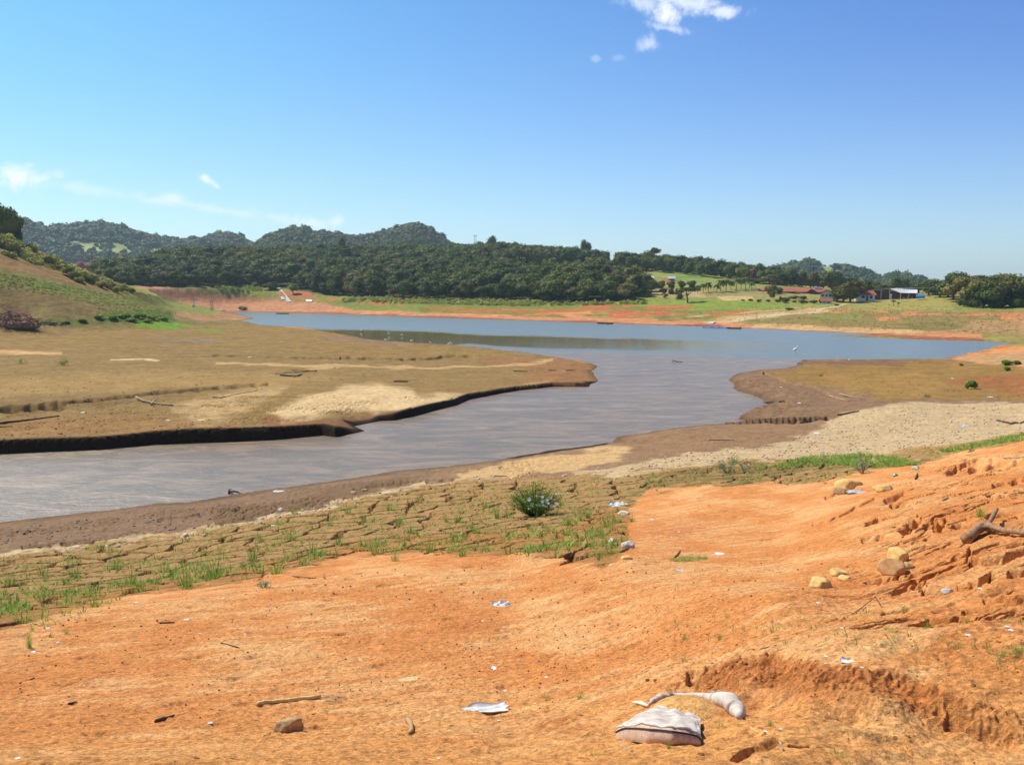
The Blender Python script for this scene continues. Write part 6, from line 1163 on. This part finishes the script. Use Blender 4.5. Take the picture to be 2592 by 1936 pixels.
# ------------------------------------------------------------------ weeds and the flowering bush
def leafy(name, u, v, wpx, hpx, label, m_, stems=26, leaf=.05, flowers=0, tall=False, cat='plant'):
    x, y, z = hit(u, v); m = px_size(x, y, z); e = empty(name, (x, y, z - .02), 0, label=label, cat=cat); Wm, Hm = wpx * m / 2, hpx * m; st_ = MB(); V, Q, tn = [], [], []; k = 0; fl = MB()
    for i in range(stems):
        a_ = rng.uniform(0, 6.28); q = math.sqrt(rng.rand()); ex, ey = math.cos(a_) * Wm * q, math.sin(a_) * Wm * q * .8; ez = Hm * (1.05 - .55 * q * q) * rng.uniform(.7, 1.05)
        P = [(ex * .15, ey * .15, 0), (ex * .6, ey * .6, ez * .55), (ex, ey, ez)]; st_.add(tube(P, [.008, .006, .003], 4, False)); tt = rng.uniform(-.3, .3)
        for j in range(16 if not tall else 12):
            f = rng.uniform(.25, 1.05); c_ = np.array([ex * (.15 + .85 * f), ey * (.15 + .85 * f), ez * f]) + rng.normal(size=3) * .03; d = rng.normal(size=3); d[2] = d[2] * .5 + .2; d /= np.linalg.norm(d); s2 = np.cross(d, rng.normal(size=3)); s2 /= np.linalg.norm(s2); L = leaf * rng.uniform(.6, 1.3)
            V += [c_, c_ + d * L + s2 * L * .28, c_ + d * L * 2, c_ + d * L - s2 * L * .28]; Q.append([k, k + 1, k + 2, k + 3]); tn += [tt + rng.uniform(-.15, .15)] * 4; k += 4
    st_.build('stems', M_darkwood if not tall else M_scrub, e); me = mesh_np('leaves', np.array(V), [np.array(Q)], {'tint': np.array(tn)}); me.materials.append(m_); link('leaves', me, None, e)
    for i in range(flowers):
        a_ = rng.uniform(0, 6.28); q = math.sqrt(rng.rand()) * .9; px_, py_ = .30 * Wm + math.cos(a_) * Wm * .62 * q, -.45 * Wm + math.sin(a_) * Wm * .4 * q; pz = Hm * rng.uniform(.35, .95) * (1 - .3 * q)
        b_ = MB(); r_ = rng.uniform(.03, .055)
        for kk_ in range(6): an = kk_ * 1.047; b_.add(([(px_, py_, pz), (px_ + math.cos(an - .4) * r_, py_ + math.sin(an - .4) * r_ * .7, pz + .004 + math.sin(an - .4) * r_ * .7), (px_ + math.cos(an + .4) * r_, py_ + math.sin(an + .4) * r_ * .7, pz + .004 + math.sin(an + .4) * r_ * .7)], [[0, 1, 2]]))
        b_.build('flower', M_white, e)
    return e
leafy('flowering_bush', 1355, 1304, 150, 84, 'green bush dotted with white flowers on the cracked mud strip', M_tuft, 170, .045, 34, cat='bush')
leafy('weed', 1842, 1196, 62, 54, 'tall pale leaved weed at the top of the strip, left one', M_silver, 16, .055, 0, True); leafy('weed', 1885, 1195, 34, 34, 'shorter pale weed beside the tall one', M_silver, 9, .05, 0, True)
leafy('weed', 2184, 1198, 40, 40, 'silvery weed on the grass at the top of the orange bank', M_silver, 14, .045, 0, True); leafy('weed', 668, 1486, 26, 26, 'whitish small weed at the sandy edge of the strip', M_silver, 7, .03, 0, True)
leafy('weed', 1265, 1187, 16, 14, 'tiny green plant at the river edge', M_scrub, 6, .03); leafy('weed', 160, 925, 40, 18, 'low green weeds on the left flat', M_lime, 14, .10); leafy('weed', 55, 920, 30, 12, 'small green weeds at the far left of the flat', M_lime, 10, .09)
leafy('weed', 2345, 1004, 24, 8, 'flat grey weed on the right mud flat', M_scrub, 10, .06); leafy('weed', 2078, 952, 22, 6, 'small grey weed on the olive flat', M_scrub, 8, .06)
# ------------------------------------------------------------------ snag in the river and egrets
x, y = on_plane(590, 1250); e = empty('snag', (float(x), float(y), 0), 0, label='dark twiggy snag sticking out of the river', cat='snag'); b_ = MB(); m = px_size(float(x), float(y), 0)
for P in ([(-12, 0, -4), (-10, 0, 8), (-9, 0, 14)], [(-10, 0, 4), (0, 0, 8), (10, 0, 6), (22, 0, 0)], [(-10, 2, 2), (4, 2, 5), (16, 1, 2)], [(-11, 0, 0), (-4, -2, 4), (4, -4, -2)], [(-10, 0, 6), (-6, 1, 11), (-3, 1, 12)]): MB().add(tube([(p[0] * m, p[1] * m, p[2] * m) for p in P], [1.6 * m] + [1.1 * m] * (len(P) - 2) + [.5 * m], 6)).build('twig', M_snag, e)
x, y = on_plane(1712, 917); e = empty('floating_branch', (float(x), float(y), 0), 0, label='small dark branch floating in the river mouth', cat='branch'); MB().add(tube([(-.5, 0, -.05), (-.45, 0, .25), (0, 0, .1), (.8, 0, .02)], [.06, .05, .06, .03], 6)).build('limb', M_snag, e)
def egret(u, v, hpx, label, face=1, low=False, group=None):
    x, y, z = hit(u, v, 60) ; z = max(z, -.05); m = px_size(x, y, z); k = hpx * m * 1.15 / .95; e = empty('egret', (x, y, z), rng.uniform(-.5, .5) + (0 if face > 0 else math.pi), label=label, cat='egret', group=group); e.scale = (k, k, k)
    if low: P = [(-.34, 0, .36), (-.22, 0, .42), (0, 0, .47), (.14, 0, .50), (.22, 0, .54), (.30, 0, .48), (.38, 0, .36), (.43, 0, .32)]
    else: P = [(-.36, 0, .34), (-.22, 0, .42), (0, 0, .50), (.13, 0, .56), (.19, 0, .66), (.15, 0, .76), (.17, 0, .86), (.24, 0, .90)]
    MB().add(tube(P, [.03, .13, .18, .13, .06, .045, .045, .055], 10)).build('body', M_bird, e, True)
    h = P[-1]; MB().add(tube([(h[0] + .02, 0, h[2]), (h[0] + .16, 0, h[2] - .03)], [.018, .004], 5)).build('beak', M_beak, e)
    for s_ in (-1, 1): MB().add(tube([(0, s_ * .04, .42), (-.02, s_ * .04, .22), (.01, s_ * .04, -.1)], [.014, .011, .010], 5)).build('leg', M_snag, e)
    return e
egret(2013, 911, 15, 'white egret wading alone off the right mud point')
for u, v, h, lb_, f_, lo in ((915, 853, 9, 'white egret farthest left on the far edge of the left flat', 1, 0), (976, 865, 9, 'left bird of the close pair of egrets', 1, 1), (984, 863, 10, 'right bird of the close pair of egrets', -1, 0), (1018, 865, 8, 'small egret between the left pair and the right ones', 1, 1),
        (1042, 868, 10, 'egret with spread tail in the middle of the row', 1, 1), (1089, 872, 9, 'single egret near the right end of the row', -1, 0), (1137, 875, 9, 'left bird of the last egret pair', 1, 0), (1142, 875, 9, 'right bird of the last egret pair', -1, 0)): egret(u, v, h, lb_, f_, lo, 'egrets on the shore of the left flat')
egret(2150, 914, 6, 'tiny white bird at the far edge of the right flat', 1, True)
# ------------------------------------------------------------------ the air
hz = MB().box(-5600, 5600, -40, 5600, -40, 150); M_haze, nb = mat('haze'); pv = nb.n('ShaderNodeVolumePrincipled'); pv.inputs['Density'].default_value = .00014; pv.inputs['Color'].default_value = (.72, .92, 1.0, 1); pv.inputs['Anisotropy'].default_value = .2
ov = nb.n('ShaderNodeOutputMaterial'); nb.t.links.new(pv.outputs[0], ov.inputs['Volume']); hz.build('haze', M_haze)['kind'] = 'stuff'
